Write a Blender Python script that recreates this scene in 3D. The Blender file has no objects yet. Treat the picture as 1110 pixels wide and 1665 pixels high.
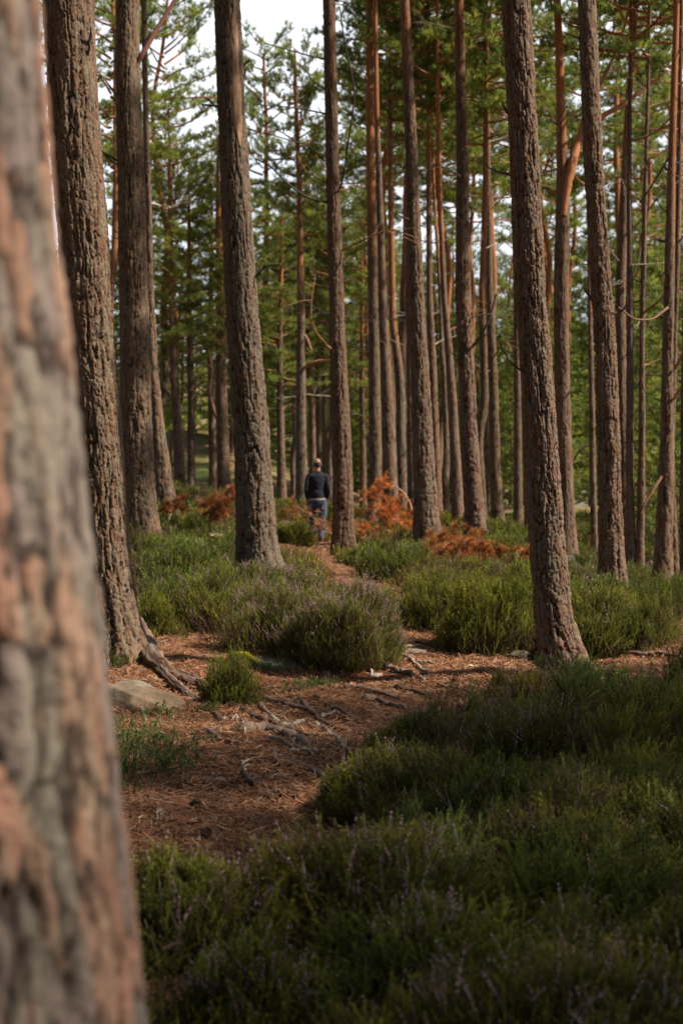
import bpy, bmesh, math, random
import numpy as np
from mathutils import Vector, Matrix

# ---------------------------------------------------------------- camera, sky, sun
SC = bpy.context.scene
COL = SC.collection
F_PX = 2312.0; CX, CY, HZ = 555.0, 832.5, 772.0
PITCH = math.atan((CY - HZ) / F_PX); CAMZ = 1.5
cd = bpy.data.cameras.new('camera')
cam = bpy.data.objects.new('camera', cd); COL.objects.link(cam)
cam.location = (0, 0, CAMZ); cam.rotation_euler = (math.pi / 2 - PITCH, 0, 0)
cd.sensor_fit = 'VERTICAL'; cd.sensor_height = 36.0; cd.sensor_width = 24.0
cd.lens = F_PX / 1665.0 * 36.0
cd.clip_start = 0.05; cd.clip_end = 3000
cd.dof.use_dof = True; cd.dof.focus_distance = 9.0; cd.dof.aperture_fstop = 3.2
SC.camera = cam

SUN_DIR = Vector((0.98, -0.15, 0)).normalized()
SUN_EL = math.radians(47)
to_sun = Vector((SUN_DIR.x * math.cos(SUN_EL), SUN_DIR.y * math.cos(SUN_EL), math.sin(SUN_EL)))
sd = bpy.data.lights.new('sun', 'SUN'); sd.energy = 5.0; sd.angle = math.radians(0.9); sd.color = (1.0, 0.9, 0.76)
sun = bpy.data.objects.new('sun', sd); COL.objects.link(sun)
sun.rotation_euler = to_sun.to_track_quat('Z', 'Y').to_euler(); sun.location = (40, -12, 40)

W = bpy.data.worlds.new('World'); SC.world = W; W.use_nodes = True
nt = W.node_tree; nt.nodes.clear()
out = nt.nodes.new('ShaderNodeOutputWorld'); bg = nt.nodes.new('ShaderNodeBackground')
sky = nt.nodes.new('ShaderNodeTexSky'); sky.sky_type = 'NISHITA'; sky.sun_disc = False
sky.sun_elevation = SUN_EL; sky.sun_rotation = math.atan2(to_sun.x, to_sun.y)
sky.air_density = 1.0; sky.dust_density = 1.5; sky.ozone_density = 1.0
tc = nt.nodes.new('ShaderNodeTexCoord'); mp = nt.nodes.new('ShaderNodeMapping')
mp.inputs['Scale'].default_value = (1, 1, 2.6)
no = nt.nodes.new('ShaderNodeTexNoise'); no.inputs['Scale'].default_value = 2.2; no.inputs['Detail'].default_value = 6
rp = nt.nodes.new('ShaderNodeValToRGB'); rp.color_ramp.elements[0].position = 0.30; rp.color_ramp.elements[1].position = 0.56
mx = nt.nodes.new('ShaderNodeMix'); mx.data_type = 'RGBA'
mx.inputs[7].default_value = (13.0, 13.6, 14.6, 1)
nt.links.new(tc.outputs['Generated'], mp.inputs[0]); nt.links.new(mp.outputs[0], no.inputs['Vector'])
nt.links.new(no.outputs['Fac'], rp.inputs[0])
sxy = nt.nodes.new('ShaderNodeSeparateXYZ'); nt.links.new(tc.outputs['Generated'], sxy.inputs[0])
bank = nt.nodes.new('ShaderNodeMapRange'); bank.interpolation_type = 'SMOOTHSTEP'; bank.inputs[1].default_value = 0.42; bank.inputs[2].default_value = 0.90; bank.inputs[3].default_value = 0.05
nt.links.new(sxy.outputs['Y'], bank.inputs[0])      # cloud bank shaped by hand: bright only ahead, to keep ambient light low
mb_ = nt.nodes.new('ShaderNodeMath'); mb_.operation = 'MULTIPLY'; nt.links.new(rp.outputs[0], mb_.inputs[0]); nt.links.new(bank.outputs[0], mb_.inputs[1]); nt.links.new(mb_.outputs[0], mx.inputs[0])
nt.links.new(sky.outputs[0], mx.inputs[6]); nt.links.new(mx.outputs[2], bg.inputs[0])
bg.inputs[1].default_value = 0.05; nt.links.new(bg.outputs[0], out.inputs[0])

SC.view_settings.view_transform = 'Standard'; SC.view_settings.look = 'None'
SC.view_settings.exposure = 0.93; SC.view_settings.gamma = 1.0
SC.render.engine = 'CYCLES'
SC.cycles.use_denoising = True
SC.cycles.max_bounces = 7; SC.cycles.diffuse_bounces = 4; SC.cycles.glossy_bounces = 2
SC.cycles.transmission_bounces = 5; SC.cycles.sample_clamp_indirect = 6.0

rng = np.random.default_rng(11)
random.seed(5)

# ---------------------------------------------------------------- numpy noise
def _hash(ix, iy, iz, seed):
    h = (ix.astype(np.int64) * 374761393 + iy.astype(np.int64) * 668265263 + iz.astype(np.int64) * 1274126177 + seed * 974634777) & 0xffffffff
    h = ((h ^ (h >> 13)) * 1103515245) & 0xffffffff
    h = ((h ^ (h >> 16)) * 2246822519) & 0xffffffff
    h = h ^ (h >> 15)
    return (h & 0xffffff) / float(0xffffff)
def vnoise(x, y, z=0.0, seed=0):
    x, y, z = np.broadcast_arrays(np.asarray(x, float), np.asarray(y, float), np.asarray(z, float))
    ix, iy, iz = np.floor(x), np.floor(y), np.floor(z)
    fx, fy, fz = x - ix, y - iy, z - iz
    fx = fx * fx * (3 - 2 * fx); fy = fy * fy * (3 - 2 * fy); fz = fz * fz * (3 - 2 * fz)
    r = 0
    for a in (0, 1):
        for b in (0, 1):
            for c in (0, 1):
                w = (fx if a else 1 - fx) * (fy if b else 1 - fy) * (fz if c else 1 - fz)
                r = r + w * _hash(ix + a, iy + b, iz + c, seed)
    return r
def fbm(x, y, z=0.0, o=3, seed=0):
    s = 0; a = 0.5; t = 0
    for i in range(o):
        s = s + a * vnoise(np.asarray(x) * 2 ** i, np.asarray(y) * 2 ** i, np.asarray(z) * 2 ** i, seed + i * 17); t += a; a *= 0.5
    return s / t
def voro(u, v, N, seed):
    iu, iv = np.floor(u), np.floor(v)
    f1 = np.full(u.shape, 9.0); f2 = np.full(u.shape, 9.0); cr = np.zeros(u.shape)
    for a in (-1, 0, 1):
        for b in (-1, 0, 1):
            cu, cv = iu + a, iv + b
            m = np.mod(cu, N)
            pu = cu + 0.1 + 0.8 * _hash(m, cv, m * 0, seed); pv = cv + 0.1 + 0.8 * _hash(m, cv, m * 0 + 1, seed)
            r = _hash(m, cv, m * 0 + 2, seed)
            d = np.hypot(u - pu, v - pv)
            c = d < f1
            f2 = np.where(c, f1, np.minimum(f2, d)); cr = np.where(c, r, cr); f1 = np.where(c, d, f1)
    return f1, f2, cr
def sst(a, b, x):
    t = np.clip((np.asarray(x, float) - a) / (b - a), 0, 1); return t * t * (3 - 2 * t)
def mix(a, b, t):
    t = np.asarray(t)[..., None]; return np.asarray(a) * (1 - t) + np.asarray(b) * t

# ---------------------------------------------------------------- picture ray -> place in the wood at a chosen distance
cp, sp = math.cos(PITCH), math.sin(PITCH)
def P(px, py, d):
    a = (px - CX) / F_PX; b = (CY - py) / F_PX
    t = d / (cp + b * sp)
    return np.array([a * t, d, CAMZ + t * (b * cp - sp)])

# ---------------------------------------------------------------- trees (measured): distance, centre line, widths
# key: (dist, height, [(px, py, width)...] from base up, orange start height, bark params, label)
T = []
def tr(key, d, H, pts, orange, label, cw=0.045, bd=0.012, flare=0.35, lich=0.4, nb=5, group=None, pink=0):
    T.append(dict(key=key, d=d, H=H, pts=pts, orange=orange, label=label, cw=cw, bd=bd, flare=flare, lich=lich, nb=nb, group=group, pink=pink))
tr('t0', 1.78, 15, [(-18.0, 2700, 586), (-18.8, 1665, 510), (-46.2, 1480, 504), (-50.9, 1360, 502), (-79.0, 1150, 494), (-81.7, 950, 491), (-120.4, 700, 489), (-135.8, 560, 484), (-146.8, 400, 484), (-154.9, 200, 476), (-171.3, 0, 471)], 20, 'big blurred pine trunk with pink and grey bark filling the left edge', cw=0.036, bd=0.011, nb=0, pink=1, lich=1.0)
tr('t1', 11.4, 17, [(190, 1085, 92), (184, 1000, 80), (169, 900, 76), (162, 750, 76), (149, 600, 77), (138, 400, 77), (122, 200, 77), (113, 0, 77)], 15, 'thick flaky barked pine whose root runs down to the rock and small heather', cw=0.034, bd=0.019, flare=0.25, nb=7)
tr('t2', 20, 18, [(229, 878, 58), (225, 800, 52), (223, 700, 48), (219, 500, 44), (214, 300, 42), (208, 150, 38), (206, 0, 36)], 14, 'dark straight pine with a thick branch forking off to the right near the photo top', cw=0.040, bd=0.024, nb=12)
tr('t3', 17, 17, [(420, 936, 64), (417, 880, 60), (409, 700, 55), (393, 500, 49), (380, 250, 43), (369, 0, 40)], 12, 'lichen covered pine with a bare split scar high on its trunk, left of the walker', cw=0.040, bd=0.024, lich=0.75, nb=6)
tr('t4', 24, 18, [(558, 908, 38), (558, 850, 33), (554, 700, 29), (547, 500, 23), (540, 250, 20), (535, 0, 19)], 14, 'slim straight grey pine standing just right of the walking man', cw=0.05, bd=0.02, nb=12)
tr('t5', 38, 12.3, [(491, 832, 24), (491, 800, 21), (489, 700, 17), (489, 500, 12), (486, 300, 8), (480, 130, 6)], 6, 'tall pine with its small crown against the sky above the walker', nb=8)
tr('t6', 33, 18, [(611, 844, 25), (610, 750, 21), (608, 600, 18), (607, 500, 17), (602, 250, 14), (600, 0, 11)], 7.0, 'pine with smooth orange upper trunk rising behind the arched dead branch', nb=8)
tr('t6b', 32, 18, [(634, 842, 29), (633, 750, 23), (627, 600, 18), (622, 500, 14), (618, 350, 11), (612, 180, 8)], 9, 'leaning grey pine directly right of the orange topped one behind the arched branch', nb=5)
tr('t6c', 36, 15, [(653, 845, 19), (652, 760, 17), (651, 640, 15), (647, 590, 14), (638, 520, 12), (636, 400, 10), (634, 250, 8)], 5, 'reddish pine with a bulging bend at mid trunk between two straight grey pines', nb=6)
tr('t34', 34, 16, [(672, 842, 17), (669, 760, 14), (667, 600, 13), (666, 480, 12), (664, 300, 10), (662, 150, 8)], 9, 'thin dark pine half hidden behind the left edge of a thick leaning trunk', nb=5)
tr('t7', 24, 18, [(697, 893, 46), (692, 840, 38), (688, 760, 33), (682, 600, 27), (676, 480, 23), (669, 250, 18), (658, 0, 14)], 9, 'pine with dark mossy foot beside the arched orange branch', cw=0.045, bd=0.026, nb=9)
tr('t9a', 35, 16, [(711, 848, 18), (708, 750, 15), (703, 600, 13), (698, 480, 10), (697, 250, 8)], 9, 'narrow grey pine just right of the mossy footed trunk', nb=4)
tr('t9b', 37, 14, [(727, 851, 16), (722, 800, 13), (726, 740, 10), (724, 650, 9), (718, 560, 7), (716, 480, 6), (705, 300, 5)], 7, 'wavy thin pine stem curving between two straight grey trunks', nb=5)
tr('t9c', 33, 16, [(745, 855, 22), (740, 760, 17), (734, 650, 15), (728, 560, 12), (721, 480, 9), (716, 350, 8), (712, 200, 7)], 7.0, 'leaning pine turning orange at mid height, left of the pale ridged trunk', nb=7)
tr('t8', 27, 18, [(774, 880, 36), (768, 800, 28), (762, 700, 25), (752, 480, 23), (751, 250, 18), (745, 0, 14)], 10, 'pale ridged pine rising behind the rust coloured fallen brush', cw=0.045, bd=0.026, nb=10)
tr('t10', 34, 15, [(784, 852, 15), (781, 780, 13), (777, 720, 13), (781, 690, 14), (788, 660, 13), (787, 600, 12), (784, 480, 11), (789, 300, 9), (790, 100, 7)], 5.2, 'orange pine with a kinked trunk right behind the pale ridged pine', nb=6)
tr('t11', 36, 17, [(809, 857, 21), (804, 750, 18), (801, 620, 15), (796, 480, 11), (793, 300, 9), (790, 100, 8)], 13, 'smooth grey pine standing right of the kinked orange trunk', nb=6)
tr('t12', 42, 16, [(842, 856, 15), (841, 750, 13), (840, 600, 10), (838, 480, 9), (836, 250, 7)], 9, 'thin distant pine between the smooth grey pine and the big dark right trunk', nb=5)
tr('t36', 34, 16, [(862, 880, 18), (857, 750, 15), (853, 600, 13), (850, 480, 12), (838, 200, 9)], 10, 'dark pine peeping out behind the left side of the big right trunk', nb=3)
tr('t13', 11, 16, [(928, 1112, 84), (912, 1065, 64), (900, 1000, 56), (890, 880, 53), (882, 740, 49), (873, 600, 47), (862, 480, 46), (852, 250, 43), (837, 0, 42)], 14, 'big sunlit ridged pine with a curved foot rising from heather at right', cw=0.033, bd=0.019, flare=0.2, nb=6)
tr('t14', 25, 17, [(924, 908, 30), (921, 850, 25), (916, 700, 25), (913, 480, 24), (915, 350, 23), (914, 250, 17), (910, 100, 13), (906, 0, 12)], 7.2, 'smooth orange topped pine forking behind the big right trunk', cw=0.05, bd=0.012, nb=7)
tr('t22', 30, 14, [(966, 905, 12), (963, 800, 10), (959, 600, 8), (956, 400, 6), (952, 200, 5)], 6, 'very thin pine stem lit orange left of the rough dark right trunk', nb=5)
tr('t15', 16, 17, [(996, 972, 46), (993, 900, 38), (990, 800, 34), (984, 600, 32), (977, 480, 31), (962, 250, 28), (954, 0, 27)], 13, 'rough half shaded pine standing second in size on the right', cw=0.038, bd=0.022, nb=9)
tr('t16', 26, 16, [(1016, 938, 20), (1014, 850, 18), (1011, 700, 17), (1009, 480, 15), (1014, 330, 14), (1020, 180, 11), (1033, 0, 8)], 8, 'paired slim pine bending right towards its top', nb=8)
tr('t17', 25, 15, [(1026, 932, 18), (1024, 850, 14), (1023, 700, 12), (1022, 480, 10), (1021, 300, 8), (1024, 100, 6)], 10, 'narrow straight pine close behind the bending slim pine', nb=5)
tr('t18', 25, 15, [(1039, 940, 16), (1040, 850, 12), (1041, 700, 10), (1041, 560, 8), (1044, 400, 7), (1052, 100, 5)], 11, 'slender shaded pine wrapped by green boughs near the right edge', nb=9)
tr('t19', 20, 15, [(1076, 955, 31), (1080, 850, 26), (1085, 700, 20), (1087, 560, 17), (1089, 480, 16), (1093, 250, 12), (1100, 0, 9)], 6, 'leaning brown pine with long bare side branches by the right edge', nb=14)
tr('t20', 20.5, 14, [(1098, 965, 17), (1095, 900, 13), (1092, 800, 11), (1090, 740, 10), (1096, 500, 8), (1104, 200, 6)], 12, 'pale slim pine hugging the leaning brown one by the right edge', nb=4)
tr('t21', 19, 14, [(1114, 965, 18), (1112, 800, 15), (1116, 500, 12), (1120, 200, 9)], 12, 'dark pine cut by the right border of the photo', nb=3)
tr('t24', 24, 17, [(271, 826, 37), (265, 770, 27), (256, 700, 21), (248, 600, 15), (243, 480, 12), (240, 300, 9)], 12, 'leaning brown pine behind the dark straight one on the left', cw=0.05, bd=0.018, nb=6)
tr('t25', 45, 12.6, [(295, 818, 21), (292, 750, 18), (286, 650, 14), (281, 560, 11), (278, 480, 10), (276, 300, 8)], 6.5, 'pine with orange top left of the sandy slope', nb=7)
tr('t26', 46, 11, [(311, 815, 14), (311, 750, 12), (311, 650, 11), (309, 560, 9), (309, 480, 8), (308, 380, 6)], 8, 'thin pale brown pine standing before the sandy slope', nb=7)
tr('t28', 50, 12.3, [(347, 812, 15), (346, 740, 12), (344, 640, 11), (342, 540, 9), (344, 420, 7)], 6, 'crooked grey pine left of the reddish branching one', nb=9)
tr('t27', 46, 12.3, [(365, 822, 24), (363, 740, 20), (361, 660, 18), (360, 560, 16), (360, 480, 14), (356, 380, 11)], 6, 'reddish pine with a curving side limb behind the rust bracken', nb=6)
tr('t29', 48, 10.5, [(458, 826, 17), (457, 740, 13), (455, 620, 10), (455, 540, 8), (458, 430, 6)], 7, 'thin reddish pine left of the tall pine by the walker', nb=9)
tr('t30', 52, 12.8, [(510, 822, 12), (509, 750, 11), (506, 650, 10), (500, 570, 9), (499, 450, 7)], 8, 'slim curving pine above the walker\'s head', nb=6)
tr('t31', 54, 12, [(519, 818, 11), (518, 700, 9), (516, 560, 8), (516, 430, 6)], 9, 'pale thin pine right behind the walker\'s head', nb=4)
tr('t32', 55, 11.6, [(529, 818, 10), (528, 700, 8), (524, 560, 7), (522, 450, 5)], 8, 'thinnest pine of the three behind the walker, nearest the grey trunk', nb=4)
tr('t33', 50, 11, [(590, 830, 11), (590, 750, 10), (588, 640, 8), (588, 520, 6)], 6, 'thin red brown pine in the gap right of the walker', nb=8)

# ---------------------------------------------------------------- ground height
cpts = []
for t in T[1:]:
    b = P(t['pts'][0][0], t['pts'][0][1] + 4, t['d']); cpts.append(b)
cpts += [np.array([-0.55, 29.7, 0.0]), np.array([-0.3, 28.4, 0.0]), np.array([-0.9, 28.8, 0.0]), np.array([0, 5, 0]), np.array([-.8, 7, 0]), np.array([2, 7, 0.0]), np.array([1, 3, 0]), np.array([-2.1, 9.6, 0.12]),
         np.array([-.3, 9, 0.0]), np.array([0.6, 14, 0.02]), np.array([-.6, 21, .12]), np.array([2.2, 13, .05]), np.array([-3, 15, .35]), np.array([-8, 20, 1.0]), np.array([-8, 35, 1.2]), np.array([12, 30, -.3]), np.array([-4.5, 40, 1.0]), np.array([8, 40, -.1]), np.array([2, 45, 0.1]), np.array([-.7, 1.8, 0.0])]
cpts = np.array(cpts)
def zprior(y): return 0.25 * sst(14, 35, y)
_S = 1.1 + 0.06 * cpts[:, 1]
def _K(x, y):
    d2 = (x[:, None] - cpts[None, :, 0]) ** 2 + ((y[:, None] - cpts[None, :, 1]) * 0.6) ** 2
    return np.exp(-d2 / (2 * _S[None] ** 2))
_A = _K(cpts[:, 0], cpts[:, 1]); _W = np.linalg.solve(_A.T @ _A + 0.02 * np.eye(len(cpts)), _A.T @ (cpts[:, 2] - zprior(cpts[:, 1])))
def Gfar(x, y):
    side = sst(-9, 5, x - (y - 50) * 0.03)
    t = sst(45, 100, y)
    z = 0.5 + (-2.2 - 0.5) * t * side + (1 - side) * 4.0 * sst(60, 180, y)
    z = z - 5.0 * side * sst(112, 135, y) * (1 - sst(400, 440, y))
    z = z + 60 * sst(420, 900, y) * (0.7 + 0.6 * fbm(x / 160, y / 200, 0, 3, 5))
    return z
def G(x, y):
    x = np.atleast_1d(np.asarray(x, float)); y = np.atleast_1d(np.asarray(y, float)); sh = x.shape
    x = x.ravel(); y = y.ravel(); z = np.zeros(x.size)
    for i in range(0, x.size, 40000):
        xs, ys = x[i:i + 40000], y[i:i + 40000]
        n = zprior(ys) + _K(xs, ys) @ _W
        w = sst(50, 58, ys)
        zz = n * (1 - w) + Gfar(xs, ys) * w
        zz += 3.0 * np.exp(-((xs + 7.5) ** 2 / (2 * 5.0 ** 2) + (ys - 69) ** 2 / (2 * 7.5 ** 2)))
        zz += (fbm(xs * 0.9, ys * 0.9, 0, 2, 3) - .5) * 0.16 * (1 + ys * .02) + (fbm(xs * 7, ys * 7, 0, 3, 9) - 0.5) * 0.05 * (1 - sst(25, 40, ys))
        z[i:i + 40000] = zz
    return z.reshape(sh)
def G1(x, y): return float(G(np.array([x]), np.array([y]))[0])
def hit(px, py, dmin=3.0, dmax=60):
    ds = np.geomspace(dmin, dmax, 900)
    pts = np.array([P(px, py, d) for d in ds])
    g = G(pts[:, 0], pts[:, 1]); k = np.nonzero(pts[:, 2] <= g)[0]
    i = k[0] if len(k) else len(ds) - 1
    return np.array([pts[i, 0], pts[i, 1], g[i]])

# ---------------------------------------------------------------- scene helpers
def new_mesh(name, v, f, col=None, smooth=True, k=None, mats=(), mi=None, extra=None):
    v = np.asarray(v, np.float32); f = np.asarray(f, np.int32); k = f.shape[1]
    me = bpy.data.meshes.new(name)
    me.vertices.add(len(v)); me.vertices.foreach_set('co', v.ravel())
    me.loops.add(f.size); me.loops.foreach_set('vertex_index', f.ravel())
    me.polygons.add(len(f)); me.polygons.foreach_set('loop_start', np.arange(0, f.size, k, dtype=np.int32))
    if mi is not None: me.polygons.foreach_set('material_index', np.asarray(mi, np.int32))
    me.polygons.foreach_set('use_smooth', np.full(len(f), bool(smooth)))
    me.update(calc_edges=True)
    if col is not None:
        a = me.color_attributes.new('col', 'FLOAT_COLOR', 'POINT')
        c = np.ones((len(v), 4), np.float32); c[:, :3] = col
        a.data.foreach_set('color', c.ravel())
    for m in mats: me.materials.append(m)
    return me
def link(name, me, parent=None, loc=(0, 0, 0)):
    o = bpy.data.objects.new(name, me); COL.objects.link(o); o.location = loc
    if parent is not None: o.parent = parent
    return o
def tag(o, label=None, cat=None, group=None, kind=None):
    if label: o['label'] = label
    if cat: o['category'] = cat
    if group: o['group'] = group
    if kind: o['kind'] = kind
    return o
def empty(name, loc, label, cat, group=None):
    o = bpy.data.objects.new(name, None); COL.objects.link(o); o.location = loc; o.empty_display_size = 0.3
    return tag(o, label, cat, group)

class Acc:
    def __init__(s): s.v = []; s.f = []; s.c = []; s.n = 0
    def add(s, v, f, c):
        v = np.asarray(v, float).reshape(-1, 3); f = np.asarray(f, int)
        c = np.broadcast_to(np.asarray(c, float), v.shape)
        s.v.append(v); s.f.append(f + s.n); s.c.append(c); s.n += len(v)
    def mesh(s, name, mat, smooth=False):
        return new_mesh(name, np.concatenate(s.v), np.concatenate(s.f), np.concatenate(s.c), smooth, mats=(mat,))
def frames(d, roll=None):
    d = d / np.linalg.norm(d, axis=1, keepdims=True)
    a = np.where(np.abs(d[:, 2:3]) < 0.9, np.array([[0, 0, 1.0]]), np.array([[1.0, 0, 0]]))
    x = np.cross(a, d); x /= np.linalg.norm(x, axis=1, keepdims=True); y = np.cross(d, x)
    if roll is not None:
        c, s_ = np.cos(roll)[:, None], np.sin(roll)[:, None]; x, y = x * c + y * s_, y * c - x * s_
    return np.stack([x, y, d], axis=2)
def inst(acc, tpl, pos, d, s, cm=None, roll=None):
    v, f, c = tpl; k = len(pos)
    if k == 0: return
    if roll is None: roll = rng.uniform(0, 6.283, k)
    R = frames(d, roll); s = np.asarray(s, float).reshape(k, -1)
    if s.shape[1] == 1: s = np.repeat(s, 3, 1)
    vv = np.einsum('kij,kvj->kvi', R, v[None] * s[:, None, :]) + pos[:, None]
    ff = f[None] + (np.arange(k) * len(v))[:, None, None]
    cc = np.broadcast_to(c[None], vv.shape) * (1 if cm is None else cm[:, None, :])
    acc.add(vv.reshape(-1, 3), ff.reshape(-1, f.shape[1]), cc.reshape(-1, 3))
def tube(acc, pts, rad, col, n=5, tris=True, wob=0):
    pts = np.asarray(pts, float); rad = np.broadcast_to(np.asarray(rad, float), (len(pts),)); m = len(pts)
    tan = np.gradient(pts, axis=0); R = frames(tan)
    # keep rings aligned
    for i in range(1, m):
        x = R[i - 1, :, 0] - tan[i] / np.linalg.norm(tan[i]) * np.dot(R[i - 1, :, 0], tan[i] / np.linalg.norm(tan[i]))
        x /= max(np.linalg.norm(x), 1e-9); R[i, :, 0] = x; R[i, :, 1] = np.cross(tan[i] / np.linalg.norm(tan[i]), x)
    th = np.arange(n) / n * 2 * math.pi
    rr = rad[:, None] * (1 + (rng.uniform(-wob, wob, (m, n)) if wob else 0))
    v = pts[:, None] + rr[..., None] * (np.cos(th)[None, :, None] * R[:, None, :, 0] + np.sin(th)[None, :, None] * R[:, None, :, 1])
    v = v.reshape(-1, 3); v = np.vstack([v, pts[-1:] + tan[-1:] / np.linalg.norm(tan[-1]) * rad[-1] * .5])
    i = np.arange(m - 1)[:, None] * n; j = np.arange(n)[None]; a = i + j; b = i + (j + 1) % n
    f = np.concatenate([np.stack([a, b, b + n], -1).reshape(-1, 3), np.stack([a, b + n, a + n], -1).reshape(-1, 3)])
    e = (m - 1) * n; jj = np.arange(n)
    f = np.vstack([f, np.stack([e + jj, e + (jj + 1) % n, np.full(n, len(v) - 1)], -1)])
    if isinstance(col, np.ndarray) and col.ndim == 2 and len(col) == m: c = np.vstack([np.repeat(col, n, 0), col[-1:]])
    else: c = col
    acc.add(v, f, c)

# ---------------------------------------------------------------- materials
def mat_new(name):
    m = bpy.data.materials.new(name); m.use_nodes = True; t = m.node_tree; t.nodes.clear()
    o = t.nodes.new('ShaderNodeOutputMaterial'); b = t.nodes.new('ShaderNodeBsdfPrincipled'); t.links.new(b.outputs[0], o.inputs[0])
    return m, t, b, o
def attr_mat(name, rough=0.85, spec=0.2, trans=0.0, nscale=60, namt=0.35, bump=0.0, bscale=80, sheen=0):
    m, t, b, o = mat_new(name)
    a = t.nodes.new('ShaderNodeAttribute'); a.attribute_name = 'col'
    tcn = t.nodes.new('ShaderNodeTexCoord'); n = t.nodes.new('ShaderNodeTexNoise'); n.inputs['Scale'].default_value = nscale; n.inputs['Detail'].default_value = 3
    t.links.new(tcn.outputs['Object'], n.inputs['Vector'])
    mr = t.nodes.new('ShaderNodeMapRange'); mr.inputs[1].default_value = 0.3; mr.inputs[2].default_value = 0.7; mr.inputs[3].default_value = 1 - namt; mr.inputs[4].default_value = 1 + namt
    t.links.new(n.outputs['Fac'], mr.inputs[0])
    vm = t.nodes.new('ShaderNodeVectorMath'); vm.operation = 'SCALE'; t.links.new(a.outputs['Color'], vm.inputs[0]); t.links.new(mr.outputs[0], vm.inputs['Scale'])
    t.links.new(vm.outputs[0], b.inputs['Base Color'])
    b.inputs['Roughness'].default_value = rough; b.inputs['Specular IOR Level'].default_value = spec
    if bump:
        n2 = t.nodes.new('ShaderNodeTexNoise'); n2.inputs['Scale'].default_value = bscale; n2.inputs['Detail'].default_value = 5; t.links.new(tcn.outputs['Object'], n2.inputs['Vector'])
        bp = t.nodes.new('ShaderNodeBump'); bp.inputs['Strength'].default_value = bump; bp.inputs['Distance'].default_value = 0.01
        t.links.new(n2.outputs['Fac'], bp.inputs['Height']); t.links.new(bp.outputs[0], b.inputs['Normal'])
    if trans:
        tr_ = t.nodes.new('ShaderNodeBsdfTranslucent'); t.links.new(vm.outputs[0], tr_.inputs['Color'])
        ms = t.nodes.new('ShaderNodeMixShader'); ms.inputs[0].default_value = trans
        t.links.new(b.outputs[0], ms.inputs[1]); t.links.new(tr_.outputs[0], ms.inputs[2]); t.links.new(ms.outputs[0], o.inputs[0])
    return m
M_BARK = attr_mat('pine_bark', 0.9, 0.15, 0, 45, 0.22, 0.55, 110)
M_WOOD = attr_mat('dead_wood', 0.85, 0.2, 0, 40, 0.2, 0.3, 90)
M_NEEDLE = attr_mat('pine_needles', 0.55, 0.3, 0.5, 3, 0.3)
M_HEATH = attr_mat('heather_sprigs', 0.7, 0.2, 0.3, 6, 0.25)
M_DRY = attr_mat('dry_litter', 0.8, 0.2, 0.1, 12, 0.2)

def ramp_mat(name, stops, scale, rough=0.95, bump=0.3, bscale=30, dist=0.02, detail=8):
    m, t, b, o = mat_new(name)
    g = t.nodes.new('ShaderNodeNewGeometry'); n = t.nodes.new('ShaderNodeTexNoise'); n.inputs['Scale'].default_value = scale; n.inputs['Detail'].default_value = detail
    t.links.new(g.outputs['Position'], n.inputs['Vector'])
    r = t.nodes.new('ShaderNodeValToRGB'); cr = r.color_ramp
    while len(cr.elements) < len(stops): cr.elements.new(0.5)
    for e, (p_, c_) in zip(cr.elements, stops): e.position = p_; e.color = (*c_, 1)
    t.links.new(n.outputs['Fac'], r.inputs[0]); t.links.new(r.outputs[0], b.inputs['Base Color'])
    b.inputs['Roughness'].default_value = rough; b.inputs['Specular IOR Level'].default_value = 0.1
    n2 = t.nodes.new('ShaderNodeTexNoise'); n2.inputs['Scale'].default_value = bscale; n2.inputs['Detail'].default_value = 6; t.links.new(g.outputs['Position'], n2.inputs['Vector'])
    bp = t.nodes.new('ShaderNodeBump'); bp.inputs['Strength'].default_value = bump; bp.inputs['Distance'].default_value = dist
    t.links.new(n2.outputs['Fac'], bp.inputs['Height']); t.links.new(bp.outputs[0], b.inputs['Normal'])
    return m, t, b, r
M_GROUND, gt, gb, gr_ = ramp_mat('ground_soil', [(0.3, (0.045, 0.028, 0.018)), (0.5, (0.11, 0.06, 0.034)), (0.7, (0.19, 0.10, 0.055))], 9, bump=0.6, bscale=40)
# further off the floor is moss, grass and sandy peat
r2 = gt.nodes.new('ShaderNodeValToRGB'); r2.color_ramp.elements[0].position = 0.42; r2.color_ramp.elements[0].color = (0.085, 0.10, 0.028, 1)
r2.color_ramp.elements[1].position = 0.6; r2.color_ramp.elements[1].color = (0.24, 0.15, 0.075, 1)
n3 = gt.nodes.new('ShaderNodeTexNoise'); n3.inputs['Scale'].default_value = 0.35; n3.inputs['Detail'].default_value = 6
gg = gt.nodes.new('ShaderNodeNewGeometry'); gt.links.new(gg.outputs['Position'], n3.inputs['Vector']); gt.links.new(n3.outputs['Fac'], r2.inputs[0])
sx = gt.nodes.new('ShaderNodeSeparateXYZ'); gt.links.new(gg.outputs['Position'], sx.inputs[0])
mr = gt.nodes.new('ShaderNodeMapRange'); mr.inputs[1].default_value = 30; mr.inputs[2].default_value = 48; gt.links.new(sx.outputs['Y'], mr.inputs[0])
mxg = gt.nodes.new('ShaderNodeMix'); mxg.data_type = 'RGBA'; gt.links.new(mr.outputs[0], mxg.inputs[0]); gt.links.new(gr_.outputs[0], mxg.inputs[6]); gt.links.new(r2.outputs[0], mxg.inputs[7])
gt.links.new(mxg.outputs[2], gb.inputs['Base Color'])
M_PATH, *_ = ramp_mat('needle_path', [(0.3, (0.06, 0.028, 0.016)), (0.5, (0.15, 0.07, 0.036)), (0.72, (0.25, 0.13, 0.068))], 26, bump=0.8, bscale=60, dist=0.015)

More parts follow.
